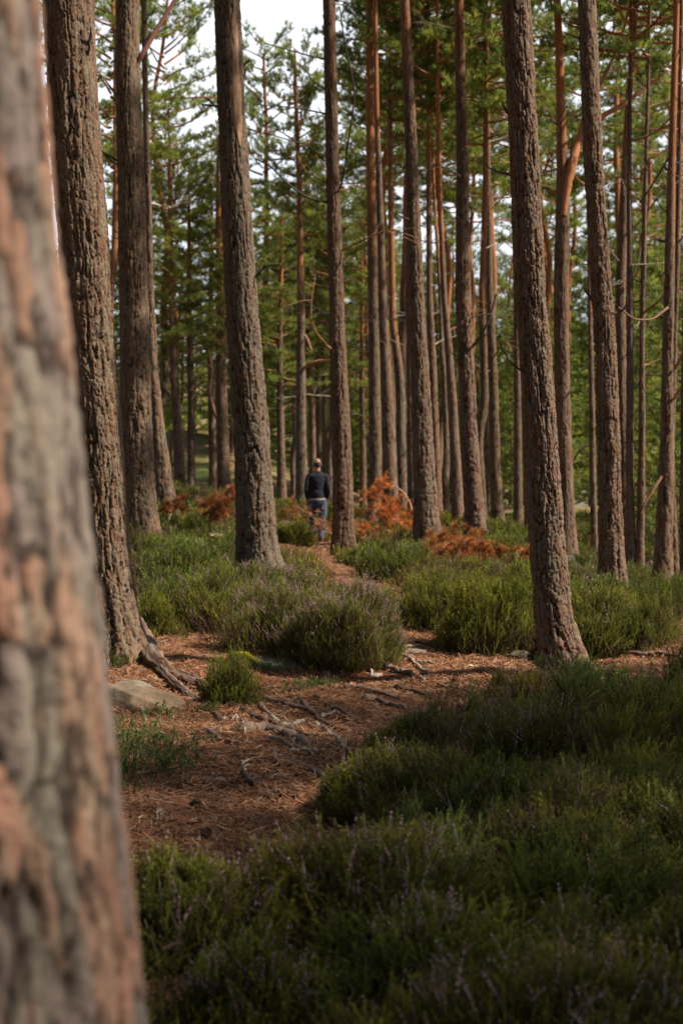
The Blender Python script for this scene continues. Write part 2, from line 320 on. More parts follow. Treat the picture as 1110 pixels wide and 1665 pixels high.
# ---------------------------------------------------------------- ground, lake
ys = np.concatenate([np.linspace(-25, 3, 30), np.arange(3.1, 16, 0.05), np.arange(16, 45, 0.16), np.geomspace(45.2, 1500, 110)])
xs_ = np.concatenate([-np.geomspace(700, 7.2, 45), np.arange(-7, 7.01, 0.07), np.geomspace(7.2, 700, 45)])
XX, YY = np.meshgrid(xs_, ys); ZZ = G(XX, YY)
nx, ny = len(xs_), len(ys)
idx = np.arange(nx * ny).reshape(ny, nx)
gf = np.stack([idx[:-1, :-1], idx[:-1, 1:], idx[1:, 1:], idx[1:, :-1]], -1).reshape(-1, 4)
gme = new_mesh('ground', np.stack([XX, YY, ZZ], -1).reshape(-1, 3), gf, None, True, mats=(M_GROUND,))
tag(link('ground', gme), kind='structure')

m, t_, b_, _o = mat_new('lake_water'); b_.inputs['Base Color'].default_value = (0.03, 0.05, 0.06, 1); b_.inputs['Roughness'].default_value = 0.12
tn = t_.nodes.new('ShaderNodeTexNoise'); tn.inputs['Scale'].default_value = 0.8; bp = t_.nodes.new('ShaderNodeBump'); bp.inputs['Strength'].default_value = 0.2
g_ = t_.nodes.new('ShaderNodeNewGeometry'); t_.links.new(g_.outputs['Position'], tn.inputs['Vector']); t_.links.new(tn.outputs['Fac'], bp.inputs['Height']); t_.links.new(bp.outputs[0], b_.inputs['Normal'])
lk = new_mesh('lake', [(-60, 112, -3.0), (320, 112, -3.0), (320, 470, -3.0), (-60, 470, -3.0)], [[0, 1, 2, 3]], mats=(m,))
tag(link('lake', lk), kind='structure')

# bare needle path (world polygon from ground hits)
PATH_PX = [[(120, 1470), (150, 1200), (160, 1110), (250, 1052), (330, 1045), (420, 1075), (520, 1105), (640, 1088), (655, 1015), (700, 1005), (770, 1060), (875, 1088), (885, 1118), (800, 1152), (715, 1195), (640, 1212), (582, 1262), (545, 1322), (510, 1395), (490, 1480), (350, 1490), (200, 1520)],
           [(655, 1015), (700, 1005), (655, 965), (590, 940), (550, 915), (522, 885), (520, 868), (455, 868), (448, 905), (505, 930), (560, 955), (620, 980)],
           [(955, 1112), (1150, 1140), (1150, 1040), (1010, 1032), (975, 1062)]]
POLY = [np.array([hit(px, py)[:2] for px, py in pl]) for pl in PATH_PX]
def poly_sd(poly, x, y):      # signed distance, negative inside
    d = np.full(x.shape, 1e9); ins = np.zeros(x.shape, bool); n = len(poly)
    for i in range(n):
        a, b = poly[i], poly[(i + 1) % n]; e = b - a
        t = np.clip(((x - a[0]) * e[0] + (y - a[1]) * e[1]) / (e @ e + 1e-9), 0, 1)
        d = np.minimum(d, np.hypot(x - a[0] - t * e[0], y - a[1] - t * e[1]))
        c = ((a[1] > y) != (b[1] > y)) & (x < (b[0] - a[0]) * (y - a[1]) / (b[1] - a[1] + 1e-12) + a[0])
        ins ^= c
    return np.where(ins, -d, d)
def path_sd(x, y):
    return np.minimum.reduce([poly_sd(p, x, y) for p in POLY])
sub = (XX[:, :] > -4) & (XX < 4.5) & (YY > 3) & (YY < 34)
psd = np.full(XX.shape, 9.0); psd[sub] = path_sd(XX[sub], YY[sub])
psd += (fbm(XX * 1.7, YY * 1.7, 0, 3, 31) - .5) * 0.5
fm = (psd[:-1, :-1] < 0.25) & (psd[1:, 1:] < 0.25) & (psd[:-1, 1:] < .25) & (psd[1:, :-1] < .25)
pf = gf.reshape(ny - 1, nx - 1, 4)[fm]
used, inv = np.unique(pf, return_inverse=True)
pv = np.stack([XX, YY, ZZ + 0.006], -1).reshape(-1, 3)[used]
tag(link('path', new_mesh('path', pv, inv.reshape(-1, 4), None, True, mats=(M_PATH,))), kind='structure')

# ---------------------------------------------------------------- trunks
C_GP = np.array((0.158, 0.113, 0.088)); C_RB = np.array((0.138, 0.078, 0.052)); C_GR = np.array((0.185, 0.148, 0.120)); C_CR = np.array((0.02, 0.013, 0.010))
C_LI = np.array((0.145, 0.140, 0.100)); C_OR = np.array((0.34, 0.14, 0.06)); C_PK = np.array((0.24, 0.128, 0.088)); C_PG = np.array((0.145, 0.112, 0.096))
def centre_fn(t):
    d = t['d']; pts = np.array([P(px, py, d) for px, py, w in t['pts']]); z = pts[:, 2]
    w = np.array([w for _, _, w in t['pts']]) / F_PX * d / 2
    z0 = z[0]; H = t['H']
    ztop = z0 + H
    sl = (pts[-1, 0] - pts[-3, 0]) / (z[-1] - z[-3]) * 0.5
    tz = np.array([z0 - 0.5, *z, ztop]); tx = np.array([pts[0, 0] - (pts[1, 0] - pts[0, 0]) * .2, *pts[:, 0], pts[-1, 0] + sl * (ztop - z[-1])])
    tr_ = np.array([w[0] * 1.05, *w, 0.02])
    zz = np.linspace(z0 - 0.5, ztop, 900); xx = np.interp(zz, tz, tx); rr = np.interp(zz, tz, tr_)
    k = max(3, int((0.2 if t['key'] == 't13' else 0.45) / (zz[1] - zz[0]))); ker = np.hanning(2 * k + 1); ker /= ker.sum()
    def sm(a): return np.convolve(np.concatenate([np.full(k, a[0]), a, np.full(k, a[-1])]), ker, 'valid')
    xx = sm(xx)
    rr2 = sm(rr); rr = np.where(zz < z0 + .4, rr, rr2)
    yo = (vnoise(zz * 0.22, len(t['key']) + hash_key(t['key']), 0, 4) - .5) * 0.25 * np.minimum(1, (zz - z0) / 3).clip(0)
    return z0, ztop, (lambda q: np.interp(q, zz, xx)), (lambda q: d + np.interp(q, zz, yo)), (lambda q: np.interp(q, zz, rr))
def hash_key(k): return sum(ord(c) * (i + 3) for i, c in enumerate(k)) % 97
def bark(th, z, zb, r0, t, seed):
    """displacement (m) and albedo on a trunk; zb = height over the foot"""
    cw = t['cw']; N = max(6, int(round(2 * math.pi * r0 / cw))); c, s_ = np.cos(th), np.sin(th)
    k = r0 / cw
    w1 = fbm(c * k * 1.1, s_ * k * 1.1, z / cw * 0.45, 3, seed) - .5
    w2 = fbm(c * k * 1.1 + 9, s_ * k * 1.1, z / cw * 0.45, 3, seed + 5) - .5
    asp = 4.5 if t['pink'] else 2.6 + 2.2 * vnoise(seed * .37, 1.5, 0, 1); u = th / (2 * math.pi) * N + w1 * 1.5; v = z / (cw * asp) + w2 * 1.3
    f1, f2, cr = voro(u, v, N, seed)
    e = f2 - f1; plate = sst(0.02, 0.17, e)
    g1, g2, cr2 = voro(th / (2 * math.pi) * N * 2 + w2 * 1.6, z / (cw * 2.0) + w1, N * 2, seed + 3)
    fl = sst(0.0, 0.13, g2 - g1)
    ridge = np.abs(fbm(c * k * .55, s_ * k * .55, z / cw * 0.075, 3, seed + 8) * 2 - 1)
    rg = sst(0.0, 0.22, ridge)
    fine = fbm(c * k * 4, s_ * k * 4, z / cw * 2.2, 3, seed + 21)
    h = 0.50 * plate * (0.55 + .6 * cr) + 0.18 * fl * (.3 + .9 * cr2) + 0.55 * rg + 0.42 * (fine - .5)
    low = 1 - sst(1.5, 9, zb)
    org = sst(t['orange'] - 1.6, t['orange'] + 1.2, zb + (fbm(c * 2, s_ * 2, z * .8, 3, seed + 2) - .5) * 2.5)
    amp = t['bd'] * (0.55 + 0.45 * low) * (1 - 0.85 * org)
    disp = (h - 0.65) * amp * 1.5
    col = mix(C_GP, C_RB, sst(.35, .75, cr)); col = mix(col, C_GR, sst(.55, .8, cr2) * .7)
    if t['pink']:
        col = mix(C_PG, C_PK, sst(.47, .57, .45 * cr + .55 * fbm(c * k * .8, s_ * k * .8, z / cw * .14, 3, seed + 77))); col = mix(col, C_RB, sst(.8, .95, cr) * .6)
    lc = sst(0.56, 0.70, fbm(c * k * .8, s_ * k * .8, z / cw * .35, 4, seed + 12) + (t['lich'] - .62) * .30 + .04 * low)
    if t['pink']: lc = np.clip(sst(.46, .56, fbm(c * k * 1.3, s_ * k * 1.3, z / cw * .3, 4, seed + 12) + .08 * (1 - sst(.8, 2.2, zb))) * (1 - .55 * sst(.45, .85, h)) * 1.3, 0, 1)
    col = mix(col, C_LI, lc * 0.75 * (0.35 + .65 * fine))
    crack = (1 - sst(0.2, 0.68, h)) * .95
    if t['pink']: crack = np.maximum(crack, (1 - sst(.04, .26, e)) * .9)
    col = mix(col, C_CR, crack)
    oc = mix(C_OR, np.array((0.33, 0.17, 0.10)), sst(.4, .7, fbm(c * 3, s_ * 3, z * 5, 3, seed + 30)))
    col = mix(col, oc, org * (1 - .35 * crack))
    tint = np.array((1.0 + .22 * (vnoise(seed * .7, 3.3, 0, 2) - .5), 1.0, .96 + .2 * (vnoise(seed * .9, 5.3, 0, 2) - .5))) * (.78 + .3 * vnoise(seed * 1.3, 7.7, 0, 3))
    col = col * (0.70 + 0.5 * fine)[..., None] * (1.1 if t['pink'] else tint * np.array((1.0, .93, .88)))
    return disp, col
def make_trunk(t, parent, base):
    z0, zt, fx, fy, fr = centre_fn(t); d = t['d']
    vis = CAMZ + (HZ + 25) * d / F_PX          # top of the photo at this distance
    px = d / 1420.0
    near = d < 28
    dz = max(px * (1.0 if near else 1.5), 0.006); dz = min(dz, 0.05)
    zs = np.concatenate([np.arange(z0 - 0.45, min(vis, zt), dz), np.arange(min(vis, zt), zt, 0.12), [zt]])
    r0 = t['pts'][2][2] / F_PX * d / 2
    n = int(np.clip(2 * math.pi * r0 / (px * (0.8 if near else 1.3)), 20, 180))
    if t['key'] == 't0': n = 200; zs = np.concatenate([np.arange(z0 - .3, 4.0, 0.008), np.arange(4, zt, .12), [zt]])
    th = np.arange(n) / n * 2 * math.pi
    TH, Z = np.meshgrid(th, zs); zb = Z - z0
    seed = hash_key(t['key']) * 7
    disp, col = bark(TH, Z, zb, r0, t, seed)
    R = fr(zs)[:, None] * np.ones(n)
    R = R * (1 + t['flare'] * 0.55 * np.exp(-np.maximum(zb, 0) / 0.26) * (0.4 + 1.2 * vnoise(np.cos(TH) * 1.6, np.sin(TH) * 1.6, 0 * TH + seed, 2)))
    R = R * (1 + .05 * (fbm(np.cos(TH) * 1.1, np.sin(TH) * 1.1, Z * 1.3, 2, seed) - .5))
    rl = np.random.default_rng(seed + 5); lobes = [(-.35, .15, .20), (-2.2, .06, .18)] if t['key'] == 't1' else [(-.3, .08, .2), (-2.6, .05, .15)] if t['key'] == 't13' else []
    lobes += [(rl.uniform(-3.1, 3.1), r0 * rl.uniform(.2, .45), rl.uniform(.12, .3)) for _ in range(4)]
    for a_, am_, hh_ in lobes:
        dt_ = np.mod(TH - a_ + math.pi, 2 * math.pi) - math.pi; R = R + am_ * np.exp(-np.maximum(zb, -.1) / hh_) * np.exp(-(dt_ / .42) ** 2)
    fade = np.clip(fr(zs)[:, None] / 0.05, 0, 1)
    R = R + disp * fade
    X = fx(zs)[:, None] + R * np.cos(TH); Y = fy(zs)[:, None] + R * np.sin(TH)
    v = np.stack([X, Y, Z], -1).reshape(-1, 3) - base
    m_ = len(zs); i = np.arange(m_ - 1)[:, None] * n; j = np.arange(n)[None]; a = i + j; b = i + (j + 1) % n
    f = np.stack([a, b, b + n, a + n], -1).reshape(-1, 4)
    o = link('trunk', new_mesh('trunk', v, f, col.reshape(-1, 3), True, mats=(M_BARK,)), parent)
    return z0, zt, fx, fy, fr

# ---------------------------------------------------------------- needles and crowns
def tuft_tpl(n=8, L=0.09, w=0.009, spread=0.9, seed=0):
    r = np.random.default_rng(seed); v = []; f = []
    for i in range(n):
        az = r.uniform(0, 6.28); sp_ = r.uniform(.15, spread); l = L * r.uniform(.7, 1.1); z = r.uniform(-0.02, 0.03)
        d_ = np.array([math.cos(az) * math.sin(sp_), math.sin(az) * math.sin(sp_), math.cos(sp_)])
        s_ = np.cross(d_, r.normal(size=3)); s_ /= np.linalg.norm(s_)
        b = np.array([0, 0, z]); k = len(v)
        v += [b - s_ * w / 2, b + s_ * w / 2, b + d_ * l]; f.append([k, k + 1, k + 2])
    return np.array(v), np.array(f), np.ones((len(v), 3))
TUFTS = [tuft_tpl(9, 0.135, 0.017, 1.15, i) for i in range(5)]
def curve(p0, az, el, L, n=7, bend=0.0, wig=0.1, r=None):
    p = [np.array(p0, float)]; st = L / (n - 1)
    for i in range(n - 1):
        az += r.normal(0, wig); el += bend / (n - 1) + r.normal(0, wig * .6)
        p.append(p[-1] + st * np.array([math.cos(az) * math.cos(el), math.sin(az) * math.cos(el), math.sin(el)]))
    return np.array(p), az
def crown_mesh(name, seed, L=6.5, R=2.4, nl=34, dens=1.0, cone=0.0, trunk_r=0.09, bare=0.35, orange=True):
    r = np.random.default_rng(seed); wood = Acc(); leaf = Acc(); tp = []; td = []; tc_ = []
    bark_c = np.array((0.30, 0.14, 0.07)) if orange else np.array((0.16, 0.11, 0.08))
    for i in range(nl):
        u = (i + r.uniform(0, 1)) / nl; h = L * (0.02 + 0.94 * u)
        prof = math.sqrt(max(0.05, 1 - ((u - 0.40) / 0.66) ** 2)) * (1 - cone) + cone * (1.02 - u)
        ln = R * prof * r.uniform(.6, 1.15); az = i * 2.4 + r.uniform(-.5, .5); el = r.uniform(-.05, .35) + u * .5 - .15
        p, a2 = curve((0, 0, h), az, el, ln, 8, r.uniform(-.1, .55), .16, r)
        r0 = 0.014 + 0.02 * ln / R * (1 - .4 * u)
        tube(wood, p, np.linspace(r0 + .008, .006, 8), bark_c * r.uniform(.7, 1.2), 4)
        s_ = np.arange(bare, 1.0, 0.13 / max(ln, .5))
        for q in s_:
            k = q * 7; k0 = min(int(k), 6); b = p[k0] + (p[k0 + 1] - p[k0]) * (k - k0)
            for side in (-1, 1):
                bl = r.uniform(.25, .6) * (1.15 - .6 * q) * (1 if ln > 1 else .6)
                pb, _ = curve(b, az + side * r.uniform(.5, 1.2), el + r.uniform(-.2, .3), bl, 4, .3, .2, r)
                if r.uniform() < .35: tube(wood, pb, np.linspace(.006, .003, 4), bark_c * .8, 3)
                nt_ = max(3, int(bl / 0.075 * dens)); tt = r.uniform(.25, 1.05, nt_) * 3
                kk = np.minimum(tt.astype(int), 2); pos = pb[kk] + (pb[kk + 1] - pb[kk]) * (tt - kk)[:, None] + r.normal(0, .035, (nt_, 3))
                dd = (pb[3] - pb[0])[None] / bl * .7 + np.array([[0, 0, .75]]) + r.normal(0, .35, (nt_, 3))
                tp.append(pos); td.append(dd)
                base = np.array((0.145, 0.205, 0.04)) if r.uniform() < .5 else np.array((0.28, 0.31, 0.055))
                tc_.append(np.repeat((base * r.uniform(.7, 1.3))[None], nt_, 0) * r.uniform(.8, 1.2, (nt_, 1)))
    tp = np.concatenate(tp); td = np.concatenate(td); tc_ = np.concatenate(tc_)
    which = r.integers(0, 5, len(tp))
    for w in range(5):
        q = which == w; inst(leaf, TUFTS[w], tp[q], td[q], r.uniform(.8, 1.25, q.sum()), tc_[q], r.uniform(0, 6.28, q.sum()))
    v = np.concatenate(wood.v + leaf.v); c = np.concatenate(wood.c + leaf.c)
    fw = np.concatenate(wood.f); fl = np.concatenate(leaf.f) + wood.n
    return new_mesh(name, v, np.vstack([fw, fl]), c, False, mats=(M_BARK, M_NEEDLE), mi=np.concatenate([np.zeros(len(fw)), np.ones(len(fl))]))
CROWN = [crown_mesh('crown', 100 + i, L=6.5, R=2.3, nl=42, dens=1.3) for i in range(4)]        # tall mature
CROWNL = [crown_mesh('crown', 200 + i, L=10.5, R=3.0, nl=60, dens=.95, cone=.35, bare=.25) for i in range(3)]   # long crowns further back
CROWNY = [crown_mesh('crown', 300 + i, L=8, R=2.2, nl=56, dens=1.0, cone=.75, bare=.12, orange=False) for i in range(3)]  # young, leafy to the foot

# ---------------------------------------------------------------- dead branches
def dead_mesh(seed, L, r0, twigs=4, col=(0.15, 0.12, 0.1), bend=.6, el=.25, wig=.2):
    r = np.random.default_rng(seed); a = Acc(); n = max(5, int(L / .12))
    p, az = curve((0, 0, 0), 0, el, L, n, bend, wig, r)
    tube(a, p, np.linspace(r0, r0 * .25, n), np.array(col) * r.uniform(.7, 1.3), 6, wob=.12)
    for k in range(twigs):
        q = r.uniform(.3, .95); b = p[int(q * (n - 1))]; l = L * r.uniform(.15, .4)
        pb, _ = curve(b, r.uniform(-1.2, 1.2), r.uniform(-.2, .9), l, 5, .3, .3, r)
        tube(a, pb, np.linspace(r0 * .4, r0 * .12, 5), np.array(col) * 1.1, 4)
    return a.mesh('dead_branch', M_WOOD)
STUBS = [dead_mesh(400 + i, (.12, .2, .3, .45)[i % 4], .012 + .004 * (i % 3), 0 if i < 3 else 1, (0.09, 0.065, 0.05), wig=.3) for i in range(8)]
LONGS = [dead_mesh(420 + i, (.9, 1.3, 1.8, 2.3)[i % 4], .013 + .004 * (i % 3), 6, ((0.17, 0.12, 0.09), (0.30, 0.26, 0.21), (0.26, 0.13, 0.07))[i % 3], bend=(.8, -.6, 1.2, .3, -.9)[i % 5]) for i in range(12)]

HEROES = {}
for t in T:
    z0, *_ = (P(t['pts'][0][0], t['pts'][0][1], t['d'])[2],)
    base = np.array([P(t['pts'][0][0], t['pts'][0][1], t['d'])[0], t['d'], z0])
    e = empty('pine_tree', tuple(base), t['label'], 'tree', 'pine trees of the wood')
    z0, zt, fx, fy, fr = make_trunk(t, e, base)
    H = t['H']; r = np.random.default_rng(hash_key(t['key']) + 3)
    cl = 6.2 if H > 14.8 else 5.0
    cm = CROWN[int(r.integers(0, 4))]; L0 = 6.5
    if t['d'] >= 44: cl = H * .62; cm = CROWNL[int(r.integers(0, 3))]; L0 = 10.5
    c = link('crown', cm, e); zc = zt - cl
    c.location = (float(fx(zc)) - base[0], float(fy(zc)) - base[1], zc - base[2]); c.scale = (cl / L0,) * 3; c.rotation_euler.z = r.uniform(0, 6.28)
    if t['key'] == 't5': c.scale = (.55, .55, .8)
    vis = CAMZ + HZ * t['d'] / F_PX
    for k in range(t['nb']):
        lo, hi = z0 + 2.2, min(vis, zc)
        if t['d'] > 18: lo = z0 + 3.2
        z = r.uniform(lo, hi) if hi > lo else lo
        up = (z - z0) / H
        longp = 0.55 if t['d'] > 24 else .25
        me = LONGS[int(r.integers(0, 12))] if t['d'] > 22 and r.uniform() < longp * (0.5 + up) else STUBS[int(r.integers(0, 8))]
        az = r.uniform(0, 6.28)
        if t['d'] < 22: az = r.choice([0.0, 3.14]) + r.uniform(-.7, .7)
        o = link('dead_branch', me, e)
        rr = float(fr(z)) * .8
        o.location = (float(fx(z)) + math.cos(az) * rr - base[0], float(fy(z)) + math.sin(az) * rr - base[1], z - base[2])
        o.rotation_euler = (r.uniform(-.3, .3), 0, az); s_ = r.uniform(.7, 1.2); o.scale = (s_, s_, s_)
    HEROES[t['key']] = dict(e=e, base=base, fx=fx, fy=fy, fr=fr, d=t['d'])

def limb_px(key, pts, name='limb', col=(0.10, 0.065, 0.05), n=8, dy=0.0, tip_leaf=False):
    """a measured limb of one of the measured trees: [(px,py,width_px, extra distance)]"""
    h = HEROES[key]; a = Acc()
    w = np.array([P(px, py, h['d'] + dd) for px, py, _, dd in pts]); rad = np.array([q[2] / F_PX * h['d'] / 2 for q in pts])
    s_ = np.linspace(0, len(pts) - 1, (len(pts) - 1) * 6 + 1); k = np.arange(len(pts))
    p = np.stack([np.interp(s_, k, w[:, i]) for i in range(3)], -1); rr = np.interp(s_, k, rad)
    ker = np.array([.1, .2, .4, .2, .1]); q = p.copy()
    for i in range(3): q[2:-2, i] = np.convolve(p[:, i], ker, 'valid')
    tube(a, q - h['base'], rr, np.array(col), n, wob=.08)
    return link(name, a.mesh(name, M_BARK, True), h['e'])
limb_px('t2', [(222, 105, 7, 0), (232, 88, 9, 0), (255, 48, 8, .2), (285, 0, 7, .4), (315, -60, 6, .6)], col=(0.13, 0.06, 0.045))
limb_px('t14', [(915, 350, 11, 0), (921, 300, 15, 0), (930, 262, 15, 0), (945, 215, 13, .2), (975, 190, 10, .3), (1010, 172, 8, .4), (1045, 145, 7, .5), (1085, 115, 5, .6)], col=(0.40, 0.17, 0.08))
limb_px('t14', [(938, 240, 11, .1), (955, 170, 8, .3), (985, 120, 6, .5), (1010, 60, 5, .7), (1030, -20, 4, .8)], col=(0.38, 0.16, 0.08))
limb_px('t27', [(358, 690, 6, 0), (349, 672, 6, -.2), (340, 640, 5, -.3), (345, 600, 5, -.3), (336, 560, 4, -.4), (322, 520, 3, -.5)], col=(0.22, 0.13, 0.09))
limb_px('t5', [(492, 600, 5, 0), (505, 590, 5, -.2), (520, 587, 5, -.3), (538, 586, 4, -.5)], col=(0.40, 0.19, 0.10))
limb_px('t5', [(488, 540, 4, 0), (498, 548, 4, 0), (506, 570, 4, 0)], col=(0.3, 0.16, 0.10))
limb_px('t3', [(386, 172, 4, 0), (345, 172, 4, -.2), (328, 170, 3, -.3)], name='dead_branch', col=(0.06, 0.045, 0.04))
limb_px('t3', [(352, 175, 3, -.1), (343, 165, 3, -.2), (335, 160, 2, -.2)], name='dead_branch', col=(0.06, 0.045, 0.04))
limb_px('t3', [(402, 460, 3, 0), (420, 446, 4, -.1), (432, 432, 3, -.1), (455, 430, 2, -.2)], name='dead_branch', col=(0.05, 0.04, 0.035))
limb_px('t3', [(390, 112, 4, 0), (398, 104, 4, 0), (407, 97, 4, 0)], name='dead_branch', col=(0.07, 0.055, 0.045))
for q in ([(530, 97, 3, 0), (500, 90, 3, -.4), (465, 80, 2, -.8), (430, 70, 2, -1)], [(530, 185, 3, 0), (495, 178, 3, -.3), (450, 172, 2, -.6), (415, 170, 2, -1)],
          [(536, 330, 4, 0), (500, 322, 4, -.4), (468, 300, 3, -.7), (440, 270, 3, -1), (415, 258, 2, -1.2)], [(528, 262, 3, 0), (500, 235, 2, -.2), (470, 228, 2, -.5), (430, 215, 2, -.8)],
          [(543, 325, 3, 0), (556, 300, 3, -.2), (565, 240, 3, -.3), (578, 150, 3, -.4), (560, 70, 3, -.4), (552, 10, 2, -.4)]):
    limb_px('t4', q, name='dead_branch', col=(0.05, 0.042, 0.038), n=5)
limb_px('t8', [(764, 566, 4, 0), (778, 552, 4, -.2), (790, 530, 3, -.3), (801, 500, 3, -.3), (806, 478, 3, -.3)], name='dead_branch', col=(0.05, 0.045, 0.04), n=6)
limb_px('t2', [(192, 262, 4, 0), (175, 252, 3, -.1), (161, 244, 3, -.2)], name='dead_branch', col=(0.05, 0.04, 0.035), n=5)
limb_px('t2', [(192, 160, 4, 0), (172, 130, 3, -.1), (155, 112, 3, -.2)], name='dead_branch', col=(0.2, 0.15, 0.11), n=5)
limb_px('t19', [(1078, 770, 6, 0), (1062, 795, 5, -.2), (1046, 822, 4, -.3), (1040, 835, 3, -.3)], name='dead_branch', col=(0.16, 0.08, 0.05), n=6)
limb_px('t36', [(1, 1, 1, 1)] * 0 or [(925, 760, 3, 0), (940, 735, 4, 0), (955, 722, 3, 0)], name='dead_branch', col=(0.08, 0.06, 0.045), n=5)
for q, c_ in (([(1096, 600, 5, 0), (1110, 575, 5, -.2), (1130, 565, 4, -.3)], (.36, .17, .09)), ([(1094, 650, 5, 0), (1108, 628, 5, -.1), (1135, 622, 4, -.2)], (.34, .17, .09)),
              ([(1085, 500, 5, 0), (1060, 520, 4, -.2), (1030, 520, 3, -.4), (1005, 500, 3, -.5)], (.2, .12, .08)), ([(1090, 250, 4, 0), (1060, 300, 3, .2), (1040, 330, 3, .3)], (.12, .08, .06))):
    limb_px('t19', q, name='dead_branch', col=c_, n=6)
for q in ([(1017, 380, 4, 0), (1040, 360, 3, -.1), (1062, 330, 3, -.2), (1085, 300, 2, -.3)], [(1017, 470, 4, 0), (1035, 430, 3, -.1), (1042, 395, 3, -.2)], [(1005, 425, 3, 0), (985, 400, 3, 0), (970, 350, 2, 0)]):
    limb_px('t16', q, name='dead_branch', col=(.2, .15, .12), n=5)
# pale splintered scar of the lichen covered pine
h3 = HEROES['t3']
sa = Acc(); zsc = np.linspace(P(0, 245, 17)[2], P(0, 25, 17)[2], 40); ths = np.linspace(-1.75, -1.25, 7)
rs_ = h3['fr'](zsc)[:, None] + .014 + (fbm(ths[None] * 14, zsc[:, None] * 2, 0, 3, 8) - .5) * .02 * 1.4
wd = np.sin(np.linspace(0, math.pi, 40)) ** .5 * (0.7 + .6 * vnoise(zsc * 5, 3, 0, 3))
tt = -1.0 + (ths[None] + 1.5) * wd[:, None] * 2.3
edge = 1 - np.abs(np.linspace(-1, 1, 7))[None] ** 4
sv = np.stack([h3['fx'](zsc)[:, None] + (rs_ - .03 * (1 - edge)) * np.cos(tt), h3['fy'](zsc)[:, None] + (rs_ - .03 * (1 - edge)) * np.sin(tt), zsc[:, None] + 0 * tt], -1).reshape(-1, 3) - h3['base']
si = np.arange(280).reshape(40, 7); sf = np.concatenate([np.stack([si[:-1, :-1], si[:-1, 1:], si[1:, 1:]], -1).reshape(-1, 3), np.stack([si[:-1, :-1], si[1:, 1:], si[1:, :-1]], -1).reshape(-1, 3)])
sa.add(sv, sf, mix((.42, .27, .17), (.17, .09, .055), vnoise(sv[:, 0] * 70, sv[:, 1] * 70, sv[:, 2] * 3, 5)))
o = link('bark_scar', sa.mesh('bark_scar', M_WOOD, True), h3['e']); o['label'] = 'bare splintered wood scar on the trunk'

# big roots of the near trees
def root_px(key, pts, r_in=None, name='root', lab=None):
    h = HEROES[key]; a = Acc(); w = []
    for px, py, wd_, up in pts:
        q = hit(px, py); w.append([q[0], q[1], q[2] + up])
    w = np.array(w); rad = np.array([q[2] / F_PX * w[i, 1] / 2 for i, q in enumerate(pts)]); k = np.arange(len(pts)); s_ = np.linspace(0, len(pts) - 1, (len(pts) - 1) * 12 + 1)
    p = np.stack([np.interp(s_, k, w[:, i]) for i in range(3)], -1); rr = np.interp(s_, k, rad)
    ker = np.hanning(9)[1:-1]; ker /= ker.sum()
    for i in range(3): p[3:-3, i] = np.convolve(p[:, i], ker, 'valid')
    p[1:-1] += rng.normal(0, .004, p[1:-1].shape)
    c = mix(C_GP * .75, C_RB * .8, vnoise(s_ * 3, 1, 0, 5)) 
    tube(a, p - h['base'], rr, c, 30)
    m_ = len(p); g = a.v[0][:-1].reshape(m_, 30, 3); cc_ = (p - h['base'])[:, None]; th_ = np.arange(30) / 30 * 6.2832
    f_ = fbm(np.cos(th_)[None] * 2.4, np.sin(th_)[None] * 2.4, s_[:, None] * 1.6, 3, 7); f2_ = fbm(np.cos(th_)[None] * 6, np.sin(th_)[None] * 6, s_[:, None] * 8, 2, 9)
    g[:] = cc_ + (g - cc_) * (1 + .7 * (f_ - .5) + .35 * (f2_ - .5))[..., None]
    a.c[0] = np.vstack([(c[:, None] * (.35 + 1.3 * sst(.3, .7, .5 * f_ + .5 * f2_))[..., None]).reshape(-1, 3), c[-1:]])
    return link(name, a.mesh(name, M_BARK, True), h['e'])
root_px('t1', [(206, 1034, 44, .17), (226, 1058, 40, .09), (250, 1085, 30, .045), (285, 1108, 22, .02), (330, 1118, 14, .01), (380, 1112, 8, -.005)])
root_px('t1', [(235, 1068, 26, .06), (275, 1112, 16, .02), (318, 1140, 13, .015), (352, 1165, 12, .01), (368, 1182, 6, -.01)])
root_px('t1', [(262, 1092, 14, .03), (318, 1112, 12, .02), (372, 1148, 12, .02), (430, 1176, 10, .015), (500, 1200, 8, .01), (550, 1226, 4, -.01)])
root_px('t1', [(300, 1112, 9, .02), (350, 1128, 9, .02), (420, 1140, 8, .02), (490, 1148, 6, .01), (540, 1152, 4, -.005)])
root_px('t1', [(165, 1050, 44, .12), (160, 1085, 40, .03), (150, 1110, 26, -.02)])
root_px('t13', [(908, 1040, 48, .26), (925, 1078, 40, .10), (942, 1110, 26, .02), (952, 1135, 14, -.02)])
root_px('t13', [(893, 1062, 30, .12), (888, 1090, 26, .02), (884, 1112, 14, -.03)])
root_px('t15', [(985, 955, 16, .1), (978, 972, 12, .02), (970, 985, 8, -.02)])
root_px('t3', [(440, 910, 20, .18), (450, 934, 14, .03), (458, 946, 8, -.02)])
root_px('t3', [(397, 912, 18, .18), (392, 934, 14, .03), (388, 945, 8, -.02)])
for k_, x_ in (('t7', 708), ('t8', 786), ('t4', 572), ('t2', 250), ('t19', 1062)):
    b = [q for q in T if q['key'] == k_][0]['pts'][0][1]
    root_px(k_, [(x_ - 6, b - 22, 12, .2), (x_ + 1, b - 2, 9, .04), (x_ + 5, b + 8, 5, -.02)])

